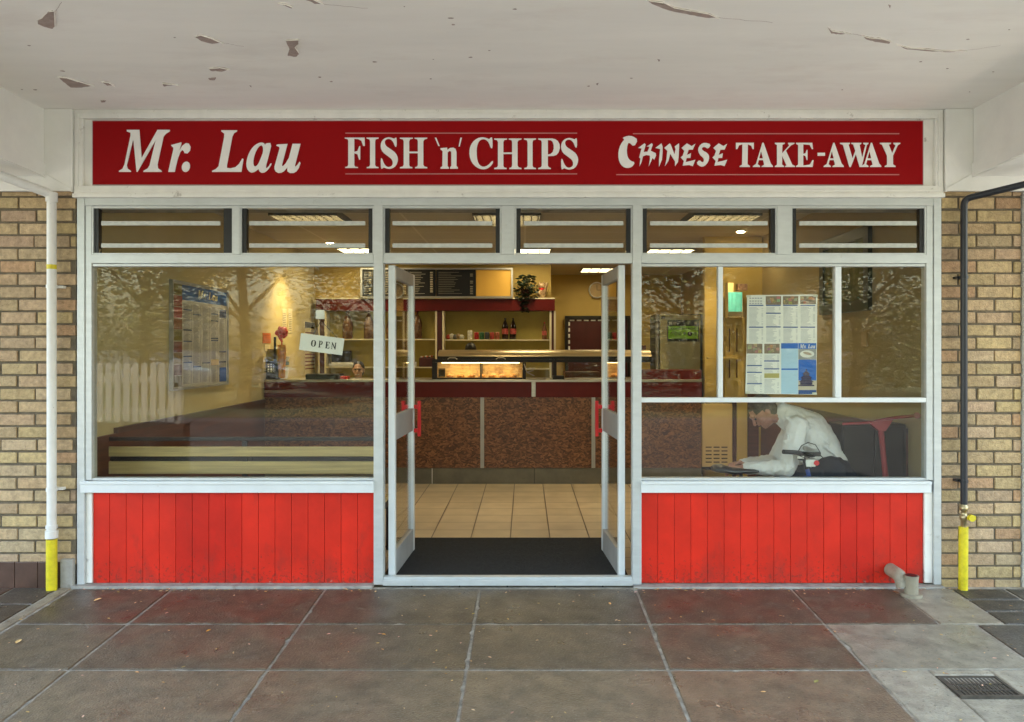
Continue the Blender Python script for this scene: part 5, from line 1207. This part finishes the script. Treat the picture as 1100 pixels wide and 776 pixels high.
def hand(mb, wrist, d, up, s=1.0, curl=.5):
    wrist, d = Vector(wrist), Vector(d).normalized(); up = Vector(up); side = d.cross(up).normalized(); up = side.cross(d).normalized()
    palm = wrist + d*.05*s
    mb.capsule(wrist, wrist+d*.03*s, .025*s, .03*s); Mx = Matrix((side, d, up)).transposed(); mb.ell(palm+d*.01*s, .040*s,.050*s,.016*s, Mx)
    for i,(o_,L) in enumerate(((-.03,.062),(-.010,.075),(.010,.072),(.030,.055))):
        a = palm+d*.045*s+side*o_*s; b = a+(d*math.cos(curl*.6)-up*math.sin(curl*.6))*L*.45*s; c = b+(d*math.cos(curl*1.6)-up*math.sin(curl*1.6))*L*.35*s; e = c+(d*math.cos(curl*2.4)-up*math.sin(curl*2.4))*L*.25*s
        mb.capsule(a,b,.0095*s,.0088*s,8); mb.capsule(b,c,.0088*s,.008*s,8); mb.capsule(c,e,.008*s,.007*s,8)
    a = palm-d*.02*s-side*.035*s; b = a+(d*.6-side*.7).normalized()*.035*s-up*.008*s; c = b+(d*.95-side*.2).normalized()*.03*s-up*.008*s
    mb.capsule(a,b,.013*s,.011*s,8); mb.capsule(b,c,.011*s,.009*s,8)

# the seated man, leaning over to the left
man = thing('person', 'person in white shirt and navy trousers sitting bent forward by the right window', 'person', (X(888,5.8), .55, FZ))
hipL, hipR = P(892,508,5.68), P(892,508,5.92); chest = P(866,467,5.8); neck = P(842,444,5.8)
hc = P(819,442.5,5.8); u = Vector((-.72,0,.69)); f = Vector((-.69,-.08,-.72))
kneeL, kneeR = P(822,521,5.62), P(818,520,5.98); ankL, ankR = Vector((kneeL.x+.05,kneeL.y,FZ+.10)), Vector((kneeR.x-.02,kneeR.y,FZ+.10))
shL, shR = P(856,458,5.62), P(852,460,5.98); elL, elR = P(846,503,5.52), P(832,497,6.02); wrL, wrR = P(803,503,5.55), P(798,499,5.78)
b = MB(); p, Mx = head(b, hc, u, f, 1.0)
b.capsule(neck+Vector((.01,0,-.01)), hc+Vector((.025,0,-.03)), .062,.055); 
b.ell(chest,.11,.15,.13,None); b.capsule(hipL*.5+hipR*.5, chest, .14,.14); b.capsule(chest, neck, .11,.06); b.capsule(shL,shR,.05,.05)
for sh_,el_,wr_ in ((shL,elL,wrL),(shR,elR,wrR)): b.capsule(sh_,el_,.048,.038); b.capsule(el_,wr_,.038,.026)
hand(b, wrL, P(780,504,5.58)-wrL, (0,-.3,1), 1.0, .5); hand(b, wrR, P(782,497,5.68)-wrR, (0,.2,1), 1.0, .6)
for h_,k_,a_ in ((hipL,kneeL,ankL),(hipR,kneeR,ankR)):
    b.capsule(h_,k_,.085,.058); b.capsule(k_,a_,.052,.036); b.capsule(a_+Vector((.03,0,-.05)), a_+Vector((-.16,0,-.065)), .035,.03)
voxel(b, 'body', M['skin'], man, .0065, 3)
s_ = MB(); s_.capsule(hipL*.5+hipR*.5+Vector((.0,0,.02)), chest+Vector((.02,0,-.02)), .165,.175); s_.ell(chest+Vector((.0,0,.0)),.165,.205,.17); s_.capsule(chest+Vector((.02,0,.03)), neck+Vector((.015,0,-.01)), .15,.085)
s_.ell(P(889,493,5.8),.145,.19,.11)
s_.capsule(chest, P(839,443,5.8), .12, .078); s_.capsule(shL,shR,.082,.082); s_.ell(neck+Vector((-.005,0,-.005)),.075,.075,.05,Matrix.Rotation(-.7,3,'Y'))
for sh_,el_,wr_ in ((shL,elL,wrL),(shR,elR,wrR)):
    s_.capsule(sh_,el_,.076,.062); s_.capsule(el_,wr_,.062,.044); 
    for i in range(7):   # cloth folds round the bent sleeve
        a_ = el_.lerp(wr_, i/7.5) if i < 5 else el_.lerp(sh_, (i-4)/5); s_.ell(a_, .016,.071-.003*i if i < 5 else .080,.071-.003*i if i < 5 else .080, Matrix.Rotation(.5+.5*(-1)**i,3,'Y'))
for pa,pb,dd,r_ in (((852,470),(872,481),5.59,.013),((851,478),(877,493),5.585,.014),((852,488),(872,503),5.59,.013),((866,455),(893,480),5.615,.010),((843,447),(856,456),5.60,.012),((840,470),(847,486),5.55,.010),((880,474),(901,492),5.62,.010),((846,462),(843,476),5.545,.009)):
    A_, B_ = P(*pa,dd), P(*pb,dd); mid = (A_+B_)/2+Vector((.01,-.006,-.012)); s_.tube([A_,mid,B_],[r_*.5,r_,r_*.4],8)
o_ = voxel(s_, 'shirt', M['shirt'], man, .0075, 3)
tx_ = bpy.data.textures.new('folds','CLOUDS'); tx_.noise_scale = .07; tx_.noise_depth = 2
dm = o_.modifiers.new('folds','DISPLACE'); dm.texture = tx_; dm.strength = .02; dm.mid_level = .5; dm.texture_coords = 'LOCAL'
s_ = MB(); s_.tube([neck+Vector((-.03,0,.02))+Matrix.Rotation(-.75,3,'Y')@Vector((.060*math.cos(a_*math.pi/8),.064*math.sin(a_*math.pi/8),-.012)) for a_ in range(17)], .016, 8); s_.build('collar', M['shirt'], man)
s_ = MB(); s_.capsule(hipL,hipR,.15,.15); s_.ell((hipL+hipR)/2+Vector((.03,0,-.02)),.16,.21,.12)
for h_,k_,a_ in ((hipL,kneeL,ankL),(hipR,kneeR,ankR)): s_.capsule(h_,k_,.108,.078); s_.capsule(k_,a_,.076,.058)
voxel(s_, 'trousers', M['navy'], man, .010, 4)
for a_ in (ankL, ankR):
    s_ = MB(); s_.capsule(a_+Vector((.035,0,-.055)), a_+Vector((-.17,0,-.06)), .045,.038); s_.capsule(a_+Vector((.02,0,-.045)),a_+Vector((.01,0,.0)),.045,.042); voxel(s_, 'shoe', M['black'], man, .008, 3)
hair(man, p, Mx, M['hairgrey'], 1.03, -.06); face(man, p, Mx, 1.0, smile=False)
# what he sits on
seat_z = min(hipL.z, hipR.z)-.125
t = thing('bench', 'plain dark wooden bench under the seated man by right window', 'bench', (X(890,5.8), .55, FZ))
q = MB(); q.box(X(858,5.8), X(908,5.8), .32, .80, seat_z-.04, seat_z); q.build('seat', M['dado'], t, bevel=.006)
for xx in (X(864,5.8), X(903,5.8)):
    for yy in (.35,.73): q = MB(); q.box(xx-.02,xx+.02,yy,yy+.04,FZ,seat_z-.041); q.build('leg', M['darkmetal'], t)

def stander(x, y, zh, fdir, label, hairm, shirtm, s=1.0, smile=True, glasses=False, reach=None):
    """standing person, head centre at height zh, seen from the chest up over the counter"""
    t = thing('person', label, 'person', (x, y, FZ)); H = zh-FZ; k = H/1.62
    f = Vector((fdir[0],fdir[1],-.05)).normalized(); r_ = f.cross(Vector((0,0,1))).normalized(); o = Vector((x,y,FZ)); 
    Q = lambda a,b_,z_: o + r_*a*k + f*b_*k + Vector((0,0,z_*k))
    b = MB(); p, Mx = head(b, (x,y,zh), (0,0,1), f, .98*k if k > .8 else .9)
    b.capsule(Q(0,-.02,1.40),Q(0,0,1.55),.055*k,.05*k); b.ell(Q(0,-.01,1.22),.16*k,.10*k,.2*k,Matrix((r_,f,Vector((0,0,1)))).transposed()); b.capsule(Q(-.15,-.02,1.34),Q(.15,-.02,1.34),.055*k,.055*k); b.capsule(Q(0,0,.92),Q(0,0,1.2),.13*k,.12*k)
    for d_ in (-1,1):
        b.capsule(Q(.18*d_,-.02,1.33),Q(.22*d_,.0,1.05),.045*k,.036*k); b.capsule(Q(.22*d_,0,1.05),Q(.17*d_,.16,.90),.036*k,.026*k); hand(b,Q(.17*d_,.16,.90),f-Vector((0,0,.3))-r_*d_*.2,(0,0,1),k,.5)
        b.capsule(Q(.09*d_,0,.88),Q(.09*d_,.01,.48),.082*k,.055*k); b.capsule(Q(.09*d_,.01,.48),Q(.09*d_,-.02,.08),.052*k,.035*k); b.capsule(Q(.09*d_,-.03,.045),Q(.1*d_,.14,.035),.033*k,.03*k)
    voxel(b, 'body', M['fairskin'], t, .006, 2)
    c = MB(); c.ell(Q(0,-.01,1.22),.185*k,.125*k,.2*k,Matrix((r_,f,Vector((0,0,1)))).transposed()); c.capsule(Q(-.15,-.02,1.34),Q(.15,-.02,1.34),.072*k,.072*k); c.capsule(Q(0,0,.90),Q(0,0,1.2),.155*k,.145*k)
    for d_ in (-1,1): c.capsule(Q(.18*d_,-.02,1.33),Q(.22*d_,.0,1.08),.064*k,.055*k)
    voxel(c, 'shirt', shirtm, t, .01, 4)
    c = MB()
    for d_ in (-1,1): c.capsule(Q(.09*d_,0,.88),Q(.09*d_,.01,.48),.10*k,.075*k); c.capsule(Q(.09*d_,.01,.48),Q(.09*d_,-.02,.10),.07*k,.055*k)
    voxel(c, 'trousers', M['navy'], t, .012, 3)
    hair(t, p, Mx, hairm, .98*k if k > .8 else .9, -.06); face(t, p, Mx, .98*k if k > .8 else .9, smile, glasses); return t
M['blouse'] = mat('pale_blouse', (.55,.45,.32), .8, var=.1)
stander(X(385,9.75), 9.75-D0, Z(397.5,9.75), (.05,-1), 'smiling person with dark hair and glasses behind the counter beside the red tub', M['hairblack'], M['blouse'], smile=True, glasses=True)
stander(X(506,10.4), 10.4-D0, Z(374,10.4)-.04, (.1,1), 'person with black hair behind the lit food warmer, only the crown showing', M['hairblack'], M['navy'], smile=False)

# ---- bicycle parked inside the right window
DB_ = 5.46; by = DB_-D0
t = thing('bicycle', 'small blue bicycle with black saddle parked inside the right window', 'bicycle', (X(820,DB_), by, FZ))
z_ = lambda py: Z(py,DB_)
wr = .25; wx0, wx1 = X(768,DB_)-.08, X(872,DB_)+.16; wz = FZ+wr
for wx in (wx0, wx1):
    q = MB(); n_ = 36; q.tube([(wx+(wr-.02)*math.cos(2*math.pi*i/n_),by,wz+(wr-.02)*math.sin(2*math.pi*i/n_)) for i in range(n_+1)], .02, 8, caps=False); w_ = q.build('wheel', M['rubber'], t)
    q = MB()
    for i in range(18): a_ = 2*math.pi*i/18; q.tube([(wx,by+.01*(-1)**i,wz),(wx+(wr-.035)*math.cos(a_),by,wz+(wr-.035)*math.sin(a_))], .0015, 4)
    q.tube([(wx,by-.04,wz),(wx,by+.04,wz)], .012, 8); q.build('spokes', M['steel'], w_)
bb = Vector((X(812,DB_),by,FZ+.24)); st_ = Vector((X(796,DB_),by,z_(512))); ht = Vector((X(867,DB_),by,z_(504))); hb = Vector((X(871,DB_)+.03,by,z_(520)-.12))
q = MB()
for a_,b_ in ((bb,st_),(bb,hb),(st_-Vector((0,0,.12)),ht-Vector((0,0,.06))),(ht,hb),(bb,Vector((wx0,by+.03,wz))),(st_-Vector((0,0,.15)),Vector((wx0,by+.03,wz))),(hb,Vector((wx1,by+.03,wz)))): q.tube([a_,b_], .015, 10)
q.build('bike_frame', M['bluepaint'], t)
q = MB(); q.tube([ht,Vector((X(862,DB_),by,z_(488)))], .013, 10); q.tube([st_,Vector((X(796,DB_),by,z_(506)))], .012, 10); q.build('stem', M['darkmetal'], t)
# saddle: nose pointing right
sd = MB(); sec = [(-.165,.06,.018),(-.15,.085,.03),(-.10,.095,.035),(-.03,.06,.03),(.05,.026,.022),(.13,.02,.016),(.155,.012,.008)]
rings_ = []
c0 = Vector((X(791,DB_),by,z_(506)))
for sx_,hw,hh in sec: rings_.append([(c0.x+sx_, c0.y+hw*math.cos(2*math.pi*k_/14), c0.z+hh*math.sin(2*math.pi*k_/14)*(1 if math.sin(2*math.pi*k_/14) > 0 else .6)+(-.006 if sx_ > -.1 else .012)) for k_ in range(14)])
vs = [v for r_ in rings_ for v in r_]; sd.add(vs, [(i*14+k_,i*14+(k_+1)%14,(i+1)*14+(k_+1)%14,(i+1)*14+k_) for i in range(6) for k_ in range(14)], smooth=True); sd.add(rings_[0],[tuple(reversed(range(14)))]); sd.add(rings_[-1],[tuple(range(14))])
sd.build('saddle', mat('saddle_vinyl', (.012,.012,.014), .28, var=.2), t)
hbar = Vector((X(862,DB_),by,z_(487)))
q = MB(); q.tube([hbar+Vector((-.02,-.27,.02)),hbar+Vector((0,-.12,.0)),hbar+Vector((0,.12,0)),hbar+Vector((-.02,.27,.02))], .011, 10); q.tube([hbar, hbar+Vector((.05,0,-.02))], .014, 8); q.build('handlebar', M['darkmetal'], t)
g0 = P(858,486.5,5.40); g1 = P(841.5,485.5,5.34)
q = MB(); q.tube([g0,g1], .0155, 12); q.tube([hbar, g0], .011, 8); q.build('grip', M['black'], t)
q = MB(); q.tube([P(858,484,5.4),P(861,479,5.39),P(868,475.5,5.38),P(876,478,5.38),P(881,486,5.4)], .003, 6); q.tube([P(855,488,5.4),P(864,492,5.38),P(866,503,5.4)], .003, 6); q.tube([P(880,488,5.4),P(886,494,5.39)], .004, 6); q.build('brake_cable', M['black'], t)
q = MB(); q.pbox(864,486,882,490.5,5.39,5.43); q.pbox(859,488,865,495,5.40,5.44); q.build('brake_lever', M['black'], t, bevel=.003)
q = MB(); q.pbox(866,494,876,501.5,5.41,5.42); q.pbox(857,490,864,493,5.395,5.41); q.build('number_plate', M['paper'], t)
q = MB(); q.lathe([(.018,0),(.018,-.006)], tuple(P(877,497.5,5.405)), 14, 'Y'); q.build('reflector', M['redplastic'], t)
q = MB(); q.tube([bb+Vector((0,-.05,0)),bb+Vector((0,.05,0))], .02, 10); q.tube([bb+Vector((0,-.05,0)),bb+Vector((.11,-.05,-.10))], .01, 8); q.tube([bb+Vector((0,.05,0)),bb+Vector((-.11,.05,.10))], .01, 8); q.box(bb.x+.07,bb.x+.15,by-.12,by-.055,bb.z-.115,bb.z-.095); q.box(bb.x-.15,bb.x-.07,by+.055,by+.12,bb.z+.095,bb.z+.115); q.build('pedal_crank', M['steel'], t)

# ---- red pedestal table by the right wall, dark cabinet behind
DT = 5.5
t = thing('pedestal_table', 'red metal pedestal table with bracket arms near the right wall', 'table', (X(948,DT), DT-D0, FZ))
q = MB(); q.tube([P(985,446.5,DT),P(960,449,DT),P(940,453,DT)], .012, 10); q.tube([P(905,455.5,DT),P(940,454,DT)], .010, 10); q.tube([P(985,446.5,DT-.02),P(985,446.5,DT+.06)], .022, 12); q.build('arm', M['redmetal'], t)
q = MB(); q.prism([(X(932,DT),Z(453,DT)),(X(958,DT),Z(451,DT)),(X(950,DT),Z(463,DT)),(X(943,DT),Z(463,DT))][::-1], DT-D0-.02, DT-D0+.02); q.build('gusset', M['redmetal'], t)
q = MB(); q.tube([P(946,458,DT),P(949,490,DT),P(952,520,DT),Vector((X(953,DT),DT-D0,FZ+.02))], [.02,.018,.02,.022], 14); q.build('leg', M['redmetal'], t)
q = MB(); q.lathe([(.22,0),(.22,.012),(.05,.03),(.035,.05)], (X(953,DT),DT-D0,FZ), 24); q.build('base_plate', M['redmetal'], t)
DK = 5.68
q = MB(); q.pbox(904,456,973.5,606,DK,DK+.25); t = q.build('dark_cabinet', M['darkmetal'], bevel=.008); tag(t, 'low dark cabinet behind the red table by the right wall', 'cabinet')
q = MB(); q.pbox(906,458,938,600,DK-.015,DK-.001); q.pbox(940,458,971,600,DK-.015,DK-.001); q.build('cabinet_door', M['darkmetal'], t, bevel=.004)

# ================================================================ across the road, seen mirrored in the glass
fy = -6.05; gx = gz(-6)
t = thing('picket_fence', 'white picket fence mirrored in the lower left of the left window', 'fence', (-7, fy, gx))
q = MB(); fx = -5.04; ft = 1.574-.185
while fx > -9.5:
    w_ = .082; q.prism([(fx-w_,.53),(fx,.53),(fx,ft-.05),(fx-w_/2,ft),(fx-w_,ft-.05)][::1], fy, fy+.02); fx -= .128
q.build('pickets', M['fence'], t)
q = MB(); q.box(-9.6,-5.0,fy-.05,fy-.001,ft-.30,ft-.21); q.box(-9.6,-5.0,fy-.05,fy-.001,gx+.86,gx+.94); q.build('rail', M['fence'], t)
for xx in (-5.02,-7.2,-9.4):
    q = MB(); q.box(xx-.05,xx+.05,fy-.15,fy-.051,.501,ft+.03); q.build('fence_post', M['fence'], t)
q = MB(); q.box(-10.5,-4.9,fy-.2,fy+.05,gx-.1,.50); tag(q.build('garden_wall', mat('dark_garden_brick', (.06,.04,.03), .9, var=.3, vscale=9)), 'low dark garden wall under the mirrored picket fence', 'garden wall')
def car(x, y, rz, lbl, paint):
    t = thing('parked_car', lbl, 'car', (x,y,-.25), rz, 'cars parked across the road')
    w = .86
    prof = [(-2.1,.28),(-2.15,.55),(-2.05,.80),(-1.35,.90),(-.75,1.40),(.75,1.43),(1.45,.98),(2.05,.88),(2.15,.6),(2.1,.28)]
    q = MB(); n = len(prof); wd_ = lambda z: w if z < 1.0 else w*.80
    vs = [(a,-wd_(b),b) for a,b in prof]+[(a,wd_(b),b) for a,b in prof]
    q.add(vs, [tuple(range(n)), tuple(range(2*n-1,n-1,-1))]+[(i,i+n,(i+1)%n+n,(i+1)%n) for i in range(n)]); q.build('body', paint, t, local=True, bevel=.05)
    q = MB()
    for sd_ in (-1,1):
        y0_, y1_ = sd_*(w*.985), sd_*(w*.83)
        for pl in ([(-1.25,.93),(-.70,1.34),(-.05,1.36),(-.05,.95)],[(.03,.95),(.03,1.36),(.70,1.36),(1.28,.99)]):
            vs = [(a,(y0_+(y1_-y0_)*(b-.93)/.43)+sd_*.006,b) for a,b in pl]+[(a,(y0_+(y1_-y0_)*(b-.93)/.43)-sd_*.02,b) for a,b in pl]
            q.add(vs,[(0,1,2,3),(7,6,5,4),(0,4,5,1),(1,5,6,2),(2,6,7,3),(3,7,4,0)])
    q.build('side_window', M['cardark'], t, local=True)
    q = MB(); q.box(-.3,.3,-w*.7,w*.7,-.01,.012, M=Matrix.Translation((-1.09,0,1.165))@Matrix.Rotation(-.69,4,'Y')); q.build('windscreen', M['cardark'], t, local=True)
    for a in (-1.35,1.3):
        for sd_ in (-1,1):
            q = MB(); q.lathe([(.31,-.1),(.32,-.08),(.32,.08),(.31,.1)],(a,sd_*.76,.32),22,'Y'); wo = q.build('wheel', M['rubber'], t, local=True)
            q = MB(); q.lathe([(.19,-.005),(.2,.005)],(a,sd_*.862,.32),14,'Y'); q.build('rim', M['steel'], wo, local=True)
    for sd_ in (-1,1):
        q = MB(); q.ell((-2.12,sd_*.62,.68),.05,.16,.07); q.build('headlight', M['paper'], t, local=True)
    q = MB(); q.box(-2.165,-2.14,-.3,.3,.38,.46); q.build('bumper_grille', M['black'], t, local=True)
car(-16.2, -30, R(8), 'silver white car mirrored at the far left of the left window', M['carwhite'])
car(-12.6, -31, R(5), 'grey car mirrored right of the silver one in the left window', mat('car_paint_grey', (.35,.36,.38), .2, .3, coat=.6))
rt_ = random.Random(31)
def tree(name, x, y, h, cr, lbl, seed, leafs=16000, low=.2):
    rr = random.Random(seed); t = thing(name, lbl, 'tree', (x,y,-.28), group='trees across the road mirrored in the windows')
    q = MB(); q.tube([(0,0,0),(.1,.05,h*.2),(-.05,0,h*.45),(.1,0,h*.8)], [.24,.18,.13,.04], 10)
    cl = []
    for i in range(26):
        a = rr.uniform(0,6.28); zz_ = h*rr.uniform(low,.95); rad = cr*math.sqrt(max(.15,1-((zz_/h-.6)/.5)**2))*rr.uniform(.35,.9)
        c = Vector((rad*math.cos(a), rad*math.sin(a), zz_)); cl.append((c, cr*rr.uniform(.22,.42)))
        if i < 9: q.tube([(0,0,zz_*.55),(c.x*.5,c.y*.5,zz_*.8),tuple(c)], [.07,.045,.015], 6)
    q.build('trunk', M['bark'], t, local=True)
    q = MB()
    for i in range(leafs):
        c, r_ = cl[i%len(cl)]; r_ *= 1.25; v = Vector((rr.gauss(0,1),rr.gauss(0,1),rr.gauss(0,.8))); v = v.normalized()*r_*(rr.random()**.4)
        s_ = rr.uniform(.06,.13); Mx = Matrix.Rotation(rr.uniform(0,6.28),3,'Z')@Matrix.Rotation(rr.uniform(-1.3,1.3),3,'X')
        q.add([Mx@Vector(p_)+c+v for p_ in ((-s_,0,0),(0,-s_*.5,0),(s_,0,0),(0,s_*.5,0))],[(0,1,2,3)])
    q.build('crown', M['leaf'], t, local=True); return t
k_ = 0
proto = [tree('broadleaf_tree', -9, -20, 9, 3.6, 'big leafy tree mirrored over the left window menu', 1), tree('broadleaf_tree', 5, -19, 10, 4.0, 'big leafy tree mirrored left of centre in the right window', 2)]
for (x,y,rz,i,lb_) in ((-3,-23,1.1,1,'leafy tree mirrored near the hanging sign'),(0.5,-18,2.2,0,'leafy tree mirrored in the louvres over the doors'),(11,-21,.7,0,'leafy tree mirrored at the far right of the right window'),(-15,-26,2.9,1,'leafy tree mirrored above the cars'),(15,-24,4.0,1,'leafy tree standing beyond the right end of the shop view'),(8,-27,5.0,0,'leafy tree mirrored behind the window menu'),(-6,-29,3.3,0,'farther leafy tree mirrored between the two left trees')):
    dup(proto[i], (x,y,-.28), rz, lb_)
# a low hedge closes the view below the crowns
t = MB(); rr = random.Random(5)
for i in range(14000):
    x_ = rr.uniform(-10.5,26); y_ = -33+rr.uniform(-.6,.6); z_ = rr.uniform(-.3,2.2+.4*math.sin(x_*1.3)); s_ = rr.uniform(.10,.2)
    Mx = Matrix.Rotation(rr.uniform(0,6.28),3,'Z')@Matrix.Rotation(rr.uniform(-1.3,1.3),3,'X')
    t.add([Mx@Vector(p_)+Vector((x_,y_,z_)) for p_ in ((-s_,0,0),(0,-s_*.5,0),(s_,0,0),(0,s_*.5,0))],[(0,1,2,3)])
tag(t.build('hedge', M['leaf']), 'long low hedge across the road mirrored in the lower windows', 'hedge')
# everything with a category of its own is a thing, walls included
for o_ in bpy.data.objects:
    if o_.parent is None and o_.get('category') and not o_.get('kind'): o_['kind'] = 'thing'
